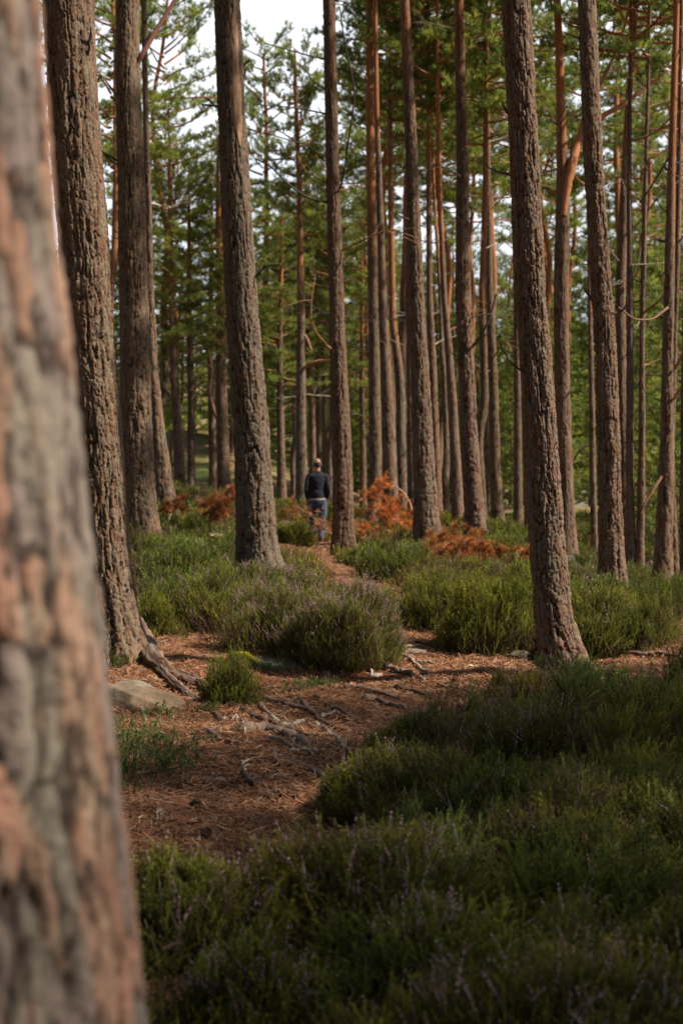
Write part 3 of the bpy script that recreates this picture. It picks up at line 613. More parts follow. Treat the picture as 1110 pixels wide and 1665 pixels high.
# ---------------------------------------------------------------- trees further back
def trunk_variant(seed, Hh=16.0, r0=.16, orange=6.0):
    t = dict(cw=.07, bd=.012, orange=orange, lich=.4, pink=0); zs = np.arange(-.8, Hh, .09); n = 14; th = np.arange(n) / n * 2 * math.pi
    TH, Z = np.meshgrid(th, zs); disp, col = bark(TH, Z, Z, r0, t, seed)
    R = (r0 * (1 - .72 * np.clip(zs, 0, None) / Hh) * (1 + .3 * np.exp(-np.clip(zs, 0, None) / .3)))[:, None] + disp * .8
    wx = (fbm(zs * .25, seed, 0, 2, seed) - .5) * .7 * np.clip(zs / 3, 0, 1); wy = (fbm(zs * .25, seed + 5, 0, 2, seed) - .5) * .7 * np.clip(zs / 3, 0, 1)
    X = wx[:, None] + R * np.cos(TH); Y = wy[:, None] + R * np.sin(TH); v = np.stack([X, Y, Z], -1).reshape(-1, 3)
    i = np.arange(len(zs) - 1)[:, None] * n; j = np.arange(n)[None]; a = i + j; b = i + (j + 1) % n
    return new_mesh('trunk', v, np.stack([a, b, b + n, a + n], -1).reshape(-1, 4), col.reshape(-1, 3), True, mats=(M_BARK,)), wx[-1], wy[-1]
TV = [trunk_variant(500 + i * 3, 16, .15 + .02 * (i % 3), 5.5 + (i % 3)) for i in range(5)]
BACK = []
def back_tree(x, y, H, kind, r, label, group, n_dead=0, rs=1.0):
    z = G1(x, y); e = empty('pine_tree' if kind != 'y' else 'young_pine', (x, y, z), label, 'tree', group)
    if label.startswith('#'): BACK.append((e, label[1:], CX + x / y * F_PX, y))
    k = int(r.integers(0, 5)); me, wx, wy = TV[k]; s_ = H / 16.0 * .96
    tk = link('trunk', me, e); tk.scale = (s_ * rs, s_ * rs, s_)
    rot = r.uniform(0, 6.28)
    if kind == 't': cm, L0, cl = CROWN[int(r.integers(0, 4))], 6.5, min(7.4, H * .45)
    elif kind == 'l': cm, L0, cl = CROWNL[int(r.integers(0, 3))], 10.5, H * .68
    else: cm, L0, cl = CROWNY[int(r.integers(0, 3))], 8.0, H * .95
    c = link('crown', cm, e); sc_ = cl / L0; w_ = r.uniform(.95, 1.3)
    q = (H - cl) / H
    c.location = (wx * s_ * rs * q, wy * s_ * rs * q, H - cl); c.scale = (sc_ * w_, sc_ * w_, sc_); c.rotation_euler.z = rot
    for i in range(n_dead):
        o = link('dead_branch', LONGS[int(r.integers(0, 12))], e); o.location = (0, 0, r.uniform(2.5, max(3, H - cl))); o.rotation_euler.z = r.uniform(0, 6.28)
    return e
rb = np.random.default_rng(77)
def top_limit(px):            # how high in the photo the far trees may reach
    xs = [100, 150, 175, 190, 235, 300, 345, 400, 440, 500, 545, 580, 1200]; tp = [-100, 60, 380, 380, 150, 200, 200, 260, 330, 330, 190, -150, -200]
    return float(np.interp(px, xs, tp))
def rowtrees(y0, y1, n, Hr, kinds, label, group, nd=0, px0=60, px1=1160, rs=1.0):
    for i in range(n):
        px = px0 + (px1 - px0) * (i + rb.uniform(0, 1)) / n; y = rb.uniform(y0, y1); x = (px - CX) / F_PX * y
        z = G1(x, y); lim = top_limit(px) + rb.uniform(0, 60)
        H = rb.uniform(*Hr); Hm = CAMZ + (HZ - lim) * y / F_PX - z; H = min(H, Hm)
        kd = kinds[int(rb.integers(0, len(kinds)))]
        if H < 9 and kd != 'y': kd = 'l'
        back_tree(x, y, H, kd, rb, label, group, nd, rs)
rowtrees(43, 55, 9, (17, 19.5), 't', '#middle row pine', 'pines in the middle rows', 3, px0=480)
rowtrees(46, 60, 4, (12, 15), 't', '#middle row pine', 'pines in the middle rows on the left', 3, px0=150, px1=480)
rowtrees(56, 80, 26, (8, 13), 'y', '#leafy young pine', 'young pines between the rows')
rowtrees(57, 72, 8, (18, 20.5), 't', '#high crowned pine', 'pines in the far rows', 1, px0=520)
rowtrees(80, 104, 22, (13, 21), 'ly', '#faint far pine', 'pines at the back of the wood', 0, px0=380, rs=.8)
rowtrees(82, 106, 15, (17, 22), 'l', '#tall back pine', 'pines at the back of the wood', 0, px0=520, rs=.8)
rowtrees(84, 108, 16, (7, 11), 'y', '#faint young pine', 'young pines at the back')
for px, y, H in ((1075, 36, 7.5), (1130, 31, 8), (1045, 44, 8.5), (985, 48, 7), (905, 52, 6.5), (640, 54, 6.5), (560, 56, 6.0), (735, 58, 7), (245, 50, 6), (180, 46, 8), (830, 56, 6)):
    x = (px - CX) / F_PX * y
    back_tree(x, y, H, 'y', rb, '#green footed pine', 'young pines among the trunks', 0, .6)
# two crowns that close the sky at the top left, left of and behind the dark straight pine
for px, y, tp_ in ((262, 47, -60), (180, 44, -80), (425, 52, 60), (130, 50, -40)):
    x = (px - CX) / F_PX * y; H = CAMZ + (HZ - tp_) * y / F_PX - G1(x, y)
    back_tree(x, y, H, 't', rb, {262: 'tall pine whose crown hangs right of the dark straight trunk at the top left', 180: 'tall pine whose crown shows between the two left trunks', 425: 'pine with its crown in the sky gap right of the lichen covered trunk', 130: 'tall pine behind the thick flaky trunk at the far left'}[px], 'pine trees of the wood', 5)
GAP = [(-400, 'left edge'), (162, 'thick flaky pine'), (222, 'dark straight pine'), (406, 'scarred pine'), (553, 'slim grey pine'), (688, 'mossy footed pine'), (765, 'pale ridged pine'), (885, 'big right pine'), (990, 'rough right pine'), (1083, 'leaning brown pine'), (1700, 'right edge')]
ORD = ['first', 'second', 'third', 'fourth', 'fifth', 'sixth', 'seventh', 'eighth', 'ninth', 'tenth', 'eleventh', 'twelfth']
bins = {}
for e, kn, px, y in BACK:
    g = max(i for i in range(len(GAP)) if GAP[i][0] <= px or i == 0); bins.setdefault((kn, g), []).append((px, e))
for (kn, g), lst in bins.items():
    lst.sort(key=lambda q: q[0])
    for i, (px, e) in enumerate(lst):
        e['label'] = '%s between %s and %s' % (kn, GAP[g][1], GAP[g + 1][1]) + ('' if len(lst) == 1 else ', %s from the left' % ORD[i])
# neighbours just outside the frame on the sunny side: they shade the near heather
for (x, y, H) in ((14.6, 3.0, 17), (17.3, 5.0, 18), (20, .8, 18), (14.2, 6.6, 16), (22, 3.5, 19), (15.4, 1.0, 16), (13.6, 4.9, 15), (13.2, .6, 15)):
    e = back_tree(x, y, H, 't', rb, 'pine standing outside the photo to the right, shading the near heather', 'pines right of the photo')
for (x, y, H) in ((3, -5, 17), (-5, -4, 18), (8, -7, 17), (-1, -9, 18), (-6, 5, 15), (-8, 12, 17), (-11, 19, 18), (-5.5, 0, 16), (-9, -1, 17), (-10, 7, 17), (-13, 13, 17), (-14, 25, 17), (-3, -2.5, 15), (1, -3.5, 15), (5.5, -3.5, 14), (6, -8, 18), (2, -11, 18), (-7, -8, 18), (-12, -4, 18), (-4, -13, 19), (9, -12, 19), (-12, 3, 18), (-7.5, 9, 16), (-14, 8, 18)):
    back_tree(x, y, H, 'l' if x < 0 else 't', rb, 'pine standing outside the photo, left of or behind the view', 'pines outside the photo')

# ---------------------------------------------------------------- heather
def sprig_tpl(nw, L=.16, leaf=.016, lw=.0045, green=(.138, .150, .028), tip=None, flower=0.0, seed=0, per=3, ang=.75):
    r = np.random.default_rng(seed); v = []; f = []; c = []
    g = np.array(green)
    def tri(a, b, d, col):
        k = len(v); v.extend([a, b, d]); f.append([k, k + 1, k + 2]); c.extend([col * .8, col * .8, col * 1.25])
    bend = r.normal(0, .12, 2)
    def ax(t): return np.array([bend[0] * L * t * t, bend[1] * L * t * t, L * t])
    tri(np.array([-.0015, 0, 0]), np.array([.0015, 0, 0]), ax(1), np.array((.11, .07, .04)))
    for i in range(nw):
        t = 0.12 + .88 * (i + r.uniform(0, .8)) / nw; a0 = r.uniform(0, 6.28)
        for j in range(per):
            az = a0 + j * 6.28 / per + r.normal(0, .3); an = ang * r.uniform(.6, 1.2) * (1.1 - .5 * t); l = leaf * r.uniform(.7, 1.3) * (1.15 - .55 * t)
            d_ = np.array([math.cos(az) * math.sin(an), math.sin(az) * math.sin(an), math.cos(an)]); s_ = np.cross(d_, r.normal(size=3)); s_ /= np.linalg.norm(s_)
            b = ax(t); fl = flower and t > .45 and r.uniform() < flower
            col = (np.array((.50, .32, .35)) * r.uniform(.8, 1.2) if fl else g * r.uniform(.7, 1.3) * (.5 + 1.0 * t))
            w = lw * (1.3 if fl else 1)
            tri(b - s_ * w / 2, b + s_ * w / 2, b + d_ * l * (.75 if fl else 1), col)
    return np.array(v), np.array(f), np.array(c)
SP_HI = [sprig_tpl(18, .15, .016, .0048, seed=i, per=3, ang=1.0) for i in range(4)]
SP_HIF = [sprig_tpl(15, .17, .014, .0055, flower=.8, seed=i + 20, per=3) for i in range(3)]
SP_MD = [sprig_tpl(9, .14, .019, .009, seed=i + 40, per=4, ang=1.0) for i in range(3)]
SP_MDF = [sprig_tpl(10, .17, .018, .009, flower=.8, seed=i + 60, per=3) for i in range(2)]
SP_LO = [sprig_tpl(6, .13, .032, .017, seed=i + 80, per=3, ang=1.0) for i in range(3)]
def cluster(tp, seed):
    r = np.random.default_rng(seed); V, Fc, Cc, k = [], [], [], 0
    for j in range(5):
        v, f, c = tp[j % len(tp)]; az = r.uniform(0, 6.28); an = r.uniform(.05, .55); d = np.array([[math.cos(az) * math.sin(an), math.sin(az) * math.sin(an), math.cos(an)]])
        R = frames(d, np.array([r.uniform(0, 6.28)]))[0]; off = np.array([r.normal(0, .012), r.normal(0, .012), r.uniform(0, .05)])
        V.append((v * r.uniform(.5, .85)) @ R.T + off); Fc.append(f + k); Cc.append(c * r.uniform(.8, 1.15)); k += len(v)
    return np.concatenate(V), np.concatenate(Fc), np.concatenate(Cc)
SP_CL = [cluster(SP_HI, 700 + i) for i in range(5)]
BRN = (.13, .085, .05)
SP_DRY = [sprig_tpl(8, .17, .022, .004, green=(.16, .10, .065), seed=i + 90, per=2) for i in range(3)]
def scatter_sprigs(acc, pos, d, s, cm, sets, r):
    w = r.integers(0, len(sets), len(pos))
    for k in range(len(sets)):
        q = w == k; inst(acc, sets[k], pos[q], d[q], s[q], cm[q], r.uniform(0, 6.28, q.sum()))
def stems(acc, a, b, w, col):
    n = len(a); d = b - a; s_ = np.cross(d, rng.normal(size=(n, 3))); s_ /= np.linalg.norm(s_, axis=1, keepdims=True); s_ *= w
    v = np.stack([a - s_, a + s_, b + s_ * .5, b - s_ * .5], 1).reshape(-1, 3); k = np.arange(n)[:, None] * 4
    f = np.concatenate([k + np.array([[0, 1, 2]]), k + np.array([[0, 2, 3]])]); acc.add(v, f, np.repeat(col, 4, 0))
def bush_mesh(seed, rx, ry, h, n, flower=0.1, sets=(SP_HI, SP_HIF), green=(1, 1, 1), slen=1.0, shaggy=.3, dryf=.04):
    r = np.random.default_rng(seed); a = Acc()
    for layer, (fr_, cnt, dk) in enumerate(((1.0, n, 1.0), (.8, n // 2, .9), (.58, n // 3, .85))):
        az = r.uniform(0, 6.28, cnt); ct = r.uniform(0.02, 1, cnt) ** .8; st_ = np.sqrt(1 - ct ** 2)
        nrm = np.stack([st_ * np.cos(az), st_ * np.sin(az), ct], -1)
        lump = .42 + 1.1 * fbm(nrm[:, 0] * 2.6 + seed, nrm[:, 1] * 2.6, nrm[:, 2] * 2.6, 3, seed) + r.normal(0, .035, cnt)
        p = nrm * np.array([rx, ry, h]) * (lump * fr_)[:, None]
        d = nrm * .55 * np.array([1, 1, .3]) + np.array([0, 0, .95]) + r.normal(0, shaggy, (cnt, 3)); d /= np.linalg.norm(d, axis=1, keepdims=True)
        s = r.uniform(.5, 1.15, cnt) * slen
        base = p - d * (s * .15)[:, None]; base[:, 2] = np.maximum(base[:, 2], -.04)
        tone = fbm(p[:, 0] * 5 + seed, p[:, 1] * 5, p[:, 2] * 5, 2, seed + 1)
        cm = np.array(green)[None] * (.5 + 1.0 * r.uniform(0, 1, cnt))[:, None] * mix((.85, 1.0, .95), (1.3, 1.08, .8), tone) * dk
        isf = (r.uniform(0, 1, cnt) < flower * (1.4 * vnoise(p[:, 0] * 4, p[:, 1] * 4, 1, seed + 2) + .3)) & (p[:, 2] > h * .3) & (layer == 0)
        dry = (~isf) & (r.uniform(0, 1, cnt) < (dryf if layer == 0 else .4) + .4 * (p[:, 2] < .3 * h))
        g = ~(isf | dry)
        scatter_sprigs(a, base[g], d[g], s[g], cm[g], sets[0], r); 
        if isf.any(): scatter_sprigs(a, base[isf], d[isf], s[isf] * 1.1, cm[isf] * 0 + r.uniform(.8, 1.15, (isf.sum(), 1)), sets[1], r)
        scatter_sprigs(a, base[dry], d[dry], s[dry], np.ones((dry.sum(), 3)) * r.uniform(.6, 1.2, (dry.sum(), 1)), SP_DRY, r)
        q = r.uniform(0, 1, cnt) < .3
        b0 = base[q] * np.array([.45, .45, 0]) + np.array([0, 0, -.06]) + r.normal(0, .03, (q.sum(), 3))
        b1 = base[q] + d[q] * .03
        mid = (b0 + b1) / 2 * np.array([1.15, 1.15, .85])
        cc = np.array((.12, .08, .055)) * r.uniform(.6, 1.4, (q.sum(), 1))
        stems(a, b0, mid, .0028, cc); stems(a, mid, b1, .002, cc)
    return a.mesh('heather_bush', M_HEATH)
def bush(px, py, wpx, hpx, label, flower=.1, n=1100, dist=None, name='heather_bush', cat='heather bush', green=(1, 1, 1), depth=.8, seed=None, slen=1.0, group='heather bushes', sets=None, zoff=0):
    q = hit(px, py) if dist is None else None
    if q is None: x, y = P(px, py, dist)[:2]; q = np.array([x, y, G1(x, y)])
    y = q[1]; rx = wpx / F_PX * y / 2; h = hpx / F_PX * y * .93; seed = seed or int(px * 7 + py)
    ss = sets or ((SP_HI, SP_HIF) if y < 14.5 else (SP_MD, SP_MDF) if y < 25 else (SP_LO, SP_MDF))
    me = bush_mesh(seed, rx, max(rx * depth, .12), h, n, flower, ss, green, slen if y < 14.5 else slen * 1.15)
    o = link(name, me, None, (q[0], q[1] + rx * depth * .5, G1(q[0], q[1] + rx * depth * .5) - .02 + zoff)); tag(o, label, cat, group); return o
GR = (1.0, 1.0, 1.0); YG = (1.12, 1.15, .9); DG = (.75, .85, .8); BG = (1.2, .95, .8)
bush(556, 1092, 210, 138, 'big heather bush with pink tips in front centre, beside the path', .34, 2600, slen=1.15)
bush(455, 1062, 210, 128, 'pink flecked heather bush left of the big centre bush', .30, 1900)
bush(350, 1028, 180, 110, 'heather bush behind the small one, below the lichen covered pine', .12, 1600, green=YG)
bush(248, 1036, 95, 80, 'heather bush right beside the foot of the thick flaky pine', .03, 900, green=YG)
bush(430, 978, 190, 62, 'low flowering heather bush at the foot of the lichen covered pine', .38, 1300)
bush(290, 948, 170, 66, 'dark green heather bush left of the lichen covered pine', .06, 1000, green=DG)
bush(372, 1148, 112, 92, 'small bright heather bush on the path by the big root', .04, 800, green=YG, slen=.9)
bush(600, 1010, 150, 66, 'heather bush behind the pink tipped centre bush', .12, 1000)
bush(712, 1030, 150, 96, 'round heather bush at the left end of the right hand bank', .03, 1400, green=YG)
bush(800, 1062, 190, 132, 'tall green heather bush left of the big right pine', .02, 2400, green=YG, slen=1.15)
bush(850, 1015, 150, 100, 'heather bush close behind the left side of the big right pine', .02, 1300, green=YG)
bush(970, 1075, 170, 125, 'heather bush right of the big right pine', .03, 1700, green=GR, slen=1.1)
bush(1048, 1055, 150, 100, 'heather bush at the right, between the big pine and the bare track', .02, 1300, green=GR)
bush(1075, 1000, 130, 56, 'dark heather bush below the leaning brown pine', .02, 900, green=DG)
bush(940, 985, 120, 50, 'low heather bush in front of the rough half shaded pine', .02, 800, green=YG)
bush(1125, 1110, 90, 75, 'heather bush on the far side of the track at the right edge', .02, 600, green=DG)
bush(640, 948, 150, 62, 'dark heather bush right of the slim grey pine', .06, 1000, green=DG)
bush(590, 925, 90, 40, 'small heather bush at the foot of the slim grey pine', .04, 600, green=DG)
bush(720, 958, 130, 40, 'low heather bush before the rust coloured brush', .02, 700, green=GR)
bush(474, 878, 90, 46, 'heather bush hiding the walker\'s left leg', .25, 900, dist=26.5, green=YG)
bush(425, 868, 50, 36, 'small heather bush left of the one hiding the walker\'s leg', .15, 400, dist=27, green=YG)
bush(305, 880, 70, 36, 'small heather bush left of the cut stump', .03, 500, green=YG)
bush(400, 890, 90, 30, 'small heather bush right of the cut stump', .02, 500, green=GR)
bush(810, 905, 110, 38, 'yellowish low heather bush right of the rust coloured brush', .02, 600, green=YG)
bush(880, 930, 80, 34, 'low heather bush behind the middle of the big right pine', .02, 450, green=GR)
bush(250, 905, 80, 40, 'heather bush at the foot of the dark straight pine', .03, 500, green=YG)
bush(940, 935, 52, 36, 'small dark green juniper bush behind the big right pine', 0, 700, name='juniper_bush', cat='juniper bush', green=(.45, .6, .5), group='juniper')
# near ones in the lower part of the photo
bush(300, 1570, 250, 170, 'near heather bush at the lower left beside the blurred trunk', .08, 2300, green=GR, slen=1.05)
bush(480, 1550, 250, 165, 'near heather bush at the lower centre left, brownish inside', .08, 2300, green=BG)
bush(700, 1665, 250, 185, 'near heather bush at the bottom centre with pale pink tips', .16, 2000, green=GR)
bush(420, 1700, 280, 170, 'near heather bush along the bottom left of the photo', .18, 2000, green=GR)
bush(600, 1345, 200, 130, 'heather bush right of the needle path, near the cones', .05, 2000, green=GR)
bush(690, 1235, 190, 85, 'greyish heather bush where the path narrows', .10, 1800, green=GR)
bush(860, 1180, 200, 92, 'pink flecked heather bush in front of the big right pine', .24, 1900, green=BG)
bush(1040, 1190, 180, 80, 'olive heather bush right of the curved pine foot', .03, 1500, green=GR)

# the right foreground: many clumps growing into each other
NB = [bush_mesh(900 + i, .42, .36, .34, 2000, (.03, .07, .01, .10, .03)[i], (SP_HI, SP_HIF), ((.85, .88, .85), (1.0, .82, .7), (.7, .8, .7), (.9, .84, .75), (1.0, .95, .7))[i], .9, .36, (.12, .3, .06, .2, .45)[i]) for i in range(5)]
RN = ['front', 'second', 'third', 'fourth', 'fifth', 'sixth', 'seventh']; CN = ['first', 'second', 'third', 'fourth', 'fifth', 'sixth', 'seventh']
rn = np.random.default_rng(19)
for i, (py, xs0, n) in enumerate(((1790, 640, 4), (1650, 570, 3), (1530, 620, 4), (1430, 610, 3), (1345, 720, 3), (1275, 800, 3), (1215, 930, 2))):
    for k in range(n):
        px = xs0 + (1120 - xs0) * (k + .5 * (i % 2) + rn.uniform(-.15, .15)) / (n - .5); q = hit(px, py + rn.uniform(-12, 12))
        o = link('heather_bush', NB[int(rn.integers(0, 5))], None, (q[0], q[1], q[2] - .03)); sc_ = rn.uniform(.75, 1.2) * (.9 if i > 4 else 1); o.scale = (sc_, sc_, sc_ * rn.uniform(.75, 1.1)); o.rotation_euler.z = rn.uniform(0, 6.28)
        tag(o, 'heather clump of the right foreground, %s row from the camera, %s from the left' % (RN[i], CN[k]), 'heather bush', 'heather bushes')
# carpet of heather between the bushes
def cells(x, y, s, seed=7):
    u, v = x / s, y / s; iu, iv = np.floor(u), np.floor(v); f1 = np.full(u.shape, 9.0); ox = np.zeros(u.shape); oy = np.zeros(u.shape); cr = np.zeros(u.shape)
    for a in (-1, 0, 1):
        for b in (-1, 0, 1):
            cu, cv = iu + a, iv + b; px = cu + _hash(cu, cv, cu * 0, seed); py = cv + _hash(cu, cv, cu * 0 + 1, seed); d = np.hypot(u - px, v - py); c = d < f1
            ox = np.where(c, u - px, ox); oy = np.where(c, v - py, oy); cr = np.where(c, _hash(cu, cv, cu * 0 + 2, seed), cr); f1 = np.where(c, d, f1)
    return ox, oy, f1, cr
def cover_h(x, y):
    sd_ = path_sd(x, y) + (fbm(x * 1.3, y * 1.3, 0, 3, 51) - .5) * .5
    lump = fbm(x * 1.9, y * 1.9, 0, 3, 61)
    h = .05 + .42 * sst(.34, .68, lump)
    ox_, oy_, cd_, cr_ = cells(x + .2 * fbm(x * 3, y * 3, 0, 2, 5), y + .2 * fbm(x * 3, y * 3, 9, 2, 6), .55)
    h = (h + .05) * (.7 + .6 * cr_) * (1.25 - .95 * sst(.1, .75, cd_)); h = np.minimum(h, .36); h = np.where(y < 6.5, np.minimum(h * .8 + .05, .28), h) * (1 - .15 * sst(9, 14, y))
    for t in T:
        b = HEROES[t['key']]['base']; d_ = np.hypot(x - b[0], y - b[1]); h = h * sst(.0, .3, d_ - .12)
    return h * sst(.0, .35, sd_)
def carpet(y0, y1, dens, sets, s0, seed, flower=.1):
    r = np.random.default_rng(seed); a = Acc()
    X0 = .27 * y1 + .6; n = int(dens * (y1 - y0) * 2 * X0)
    x = r.uniform(-X0, X0, n); y = r.uniform(y0, y1, n); q = np.abs(x) < .27 * y + .5; x, y = x[q], y[q]
    h = cover_h(x, y); q = (h > .035) & (r.uniform(0, 1, len(x)) < .45 + 3 * h); x, y, h = x[q], y[q], h[q]; z = G(x, y); n = len(x)
    fl = fbm(x * .8, y * .8, 0, 2, 71); br = fbm(x * 1.1, y * 1.1, 0, 3, 81)
    for k, lay in enumerate((1.0, .6)):
        s = r.uniform(.7, 1.25, n) * s0
        top = z + h * lay * r.uniform(.8, 1.12, n) + .03
        gx = (cover_h(x + .05, y) - h) / .05; gy = (cover_h(x, y + .05) - h) / .05
        ox_, oy_, cd_, cr_ = cells(x + .2 * fbm(x * 3, y * 3, 0, 2, 5), y + .2 * fbm(x * 3, y * 3, 9, 2, 6), .55)
        d = np.stack([ox_ * .9 + np.clip(-gx * .2, -.4, .4), oy_ * .9 + np.clip(-gy * .2, -.4, .4), np.ones(n)], -1) + r.normal(0, .27, (n, 3)); d /= np.linalg.norm(d, axis=1, keepdims=True)
        pos = np.stack([x, y, top], -1) - d * (s * .15)[:, None]; pos[:, 2] = np.maximum(pos[:, 2], z - .03)
        tone = mix((.8, .95, .9), (1.35, 1.1, .75), sst(.35, .65, fbm(x * .55, y * .55, 0, 3, 91)))
        cm = tone * r.uniform(.45, 1.5, (n, 1))
        ox_, oy_, cd_, cr_ = cells(x + .2 * fbm(x * 3, y * 3, 0, 2, 5), y + .2 * fbm(x * 3, y * 3, 9, 2, 6), .55); cm = cm * (.65 + .75 * cr_)[:, None]; fl = .5 * fl + .4 * np.mod(cr_ * 7.3, 1)
        dr = r.uniform(0, 1, n) < .08 + .62 * sst(.47, .62, br) + (.3 if k else 0)
        f_ = (~dr) & (r.uniform(0, 1, n) < flower * 3 * sst(.45, .65, fl)) & (k == 0)
        g = ~(dr | f_)
        scatter_sprigs(a, pos[g], d[g], s[g], cm[g], sets[0], r)
        if f_.any(): scatter_sprigs(a, pos[f_], d[f_], s[f_], cm[f_] * 0 + r.uniform(.8, 1.1, (f_.sum(), 1)), sets[1], r)
        scatter_sprigs(a, pos[dr], d[dr], s[dr], np.ones((dr.sum(), 3)) * r.uniform(.5, 1.1, (dr.sum(), 1)), SP_DRY, r)
    q = r.uniform(0, 1, n) < (.5 if y0 < 12 else .0)
    if q.any():
        b0 = np.stack([x[q], y[q], z[q] - .02], -1); b1 = b0 + np.stack([r.normal(0, .05, q.sum()), r.normal(0, .05, q.sum()), h[q] * .85], -1)
        stems(a, b0, b1, .0022, np.array((.13, .09, .065)) * r.uniform(.5, 1.6, (q.sum(), 1)))
    return a
ALL = Acc()
for args in ((3.2, 7.0, 300, (SP_CL, SP_HIF), 1.0, 1, .12), (7.0, 12.5, 210, (SP_CL, SP_HIF), 1.05, 2, .10), (12.5, 20, 420, (SP_MD, SP_MDF), 1.0, 3, .06), (20, 46, 110, (SP_LO, SP_MDF), 1.25, 4, .03)):
    a = carpet(*args[:3], args[3], args[4], args[5], args[6])
    ALL.v += a.v; ALL.c += a.c; ALL.f += [f + ALL.n for f in a.f]; ALL.n += a.n
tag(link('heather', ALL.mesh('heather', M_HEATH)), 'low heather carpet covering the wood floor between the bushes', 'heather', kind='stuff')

# ---------------------------------------------------------------- needle litter
def litter(n, y0, y1, sz, seed, anyw=False):
    r = np.random.default_rng(seed); X0 = .27 * y1 + .4; x = r.uniform(-X0, X0, n); y = y0 + (y1 - y0) * r.uniform(0, 1, n)
    q = (np.abs(x) < .27 * y + .3); x, y = x[q], y[q]
    q = (path_sd(x, y) < (.6 if not anyw else 99)) & (r.uniform(0, 1, len(x)) < .35 + .9 * sst(.35, .6, fbm(x * 2.2, y * 2.2, 0, 3, 41))); x, y = x[q], y[q]; n = len(x); z = G(x, y) + .008 + r.uniform(0, .012, n)
    az = r.uniform(0, 6.28, n); L = r.uniform(.03, .075, n) * sz; w = .0016 * sz * r.uniform(.7, 1.6, n)
    d = np.stack([np.cos(az), np.sin(az), r.normal(0, .22, n)], -1) * (L / 2)[:, None]; s_ = np.stack([-np.sin(az), np.cos(az), r.normal(0, .4, n)], -1) * w[:, None]
    c = np.stack([x, y, z + np.abs(d[:, 2]) * .6], -1); v = np.stack([c - d - s_, c - d + s_, c + d + s_, c + d - s_], 1).reshape(-1, 3)
    pal = np.array([(.28, .12, .055), (.20, .08, .038), (.36, .19, .10), (.10, .05, .03), (.46, .32, .2), (.24, .15, .095)]); pc = pal[r.choice(6, n, p=[.3, .25, .18, .14, .05, .08])] * r.uniform(.8, 1.2, (n, 1))
    k = np.arange(n)[:, None] * 4; f = np.concatenate([k + np.array([[0, 1, 2]]), k + np.array([[0, 2, 3]])])
    return v, f, np.repeat(pc, 4, 0)
LT = Acc()
LT.add(*litter(200000, 4.2, 10, 1.0, 1)); LT.add(*litter(170000, 10, 17, 1.25, 2)); LT.add(*litter(60000, 17, 32, 2.0, 3)); LT.add(*litter(30000, 4, 16, 1.2, 4, True))
# flat flakes of bark and leaf among the needles
r = np.random.default_rng(9); n = 9000; x = r.uniform(-3, 4, n); y = r.uniform(4.5, 16, n); q = path_sd(x, y) < .4; x, y = x[q], y[q]; n = len(x)
z = G(x, y) + .012; az = r.uniform(0, 6.28, n); s_ = r.uniform(.005, .017, n)
pv = []
for k in range(4):
    a_ = az + k * 1.571 + r.normal(0, .25, n); pv.append(np.stack([x + np.cos(a_) * s_ * (1.5 if k % 2 else .7), y + np.sin(a_) * s_ * (1.5 if k % 2 else .7), z + r.normal(0, .004, n)], -1))
v = np.stack(pv, 1).reshape(-1, 3); k = np.arange(n)[:, None] * 4
pal = np.array([(.3, .17, .1), (.17, .09, .06), (.4, .3, .2), (.22, .12, .08), (.55, .47, .38)])[r.choice(5, n, p=[.35, .3, .12, .2, .03])]
LT.add(v, np.concatenate([k + np.array([[0, 1, 2]]), k + np.array([[0, 2, 3]])]), np.repeat(pal, 4, 0))
tag(link('needle_litter', LT.mesh('needle_litter', M_DRY)), 'fallen orange brown pine needles and bark flakes covering the path', 'needle litter', kind='stuff')

# ---------------------------------------------------------------- roots and sticks lying on the path
def ground_stick(name, pts, w0, w1, col, label, cat, group, up=.012, arch=0, wob=.14, n=7):
    a = Acc(); w = np.array([hit(px, py) for px, py in pts]); k = np.arange(len(pts)); s_ = np.linspace(0, len(pts) - 1, max(2, (len(pts) - 1) * 9 + 1))
    p = np.stack([np.interp(s_, k, w[:, i]) for i in range(3)], -1); p[:, 2] = G(p[:, 0], p[:, 1])
    u = np.linspace(0, 1, len(p)); p[:, 2] += up + arch * np.sin(u * math.pi) - .02 * (u < .02) - .02 * (u > .98); p[1:-1, :2] += rng.normal(0, .006, (len(p) - 2, 2))
    tube(a, p - p[0], np.linspace(w0, w1, len(p)) * (1 + .25 * (vnoise(u * 9, w0 * 1e4, 0, 5) - .5)), mix(np.array(col) * .75, np.array(col) * 1.25, vnoise(u * 12, len(pts), 0, 7)), n, wob=wob)
    o = link(name, a.mesh(name, M_WOOD, True), None, tuple(p[0])); return tag(o, label, cat, group)
RT = (.15, .10, .075); RG = (.22, .18, .14); RD = (.12, .075, .055)
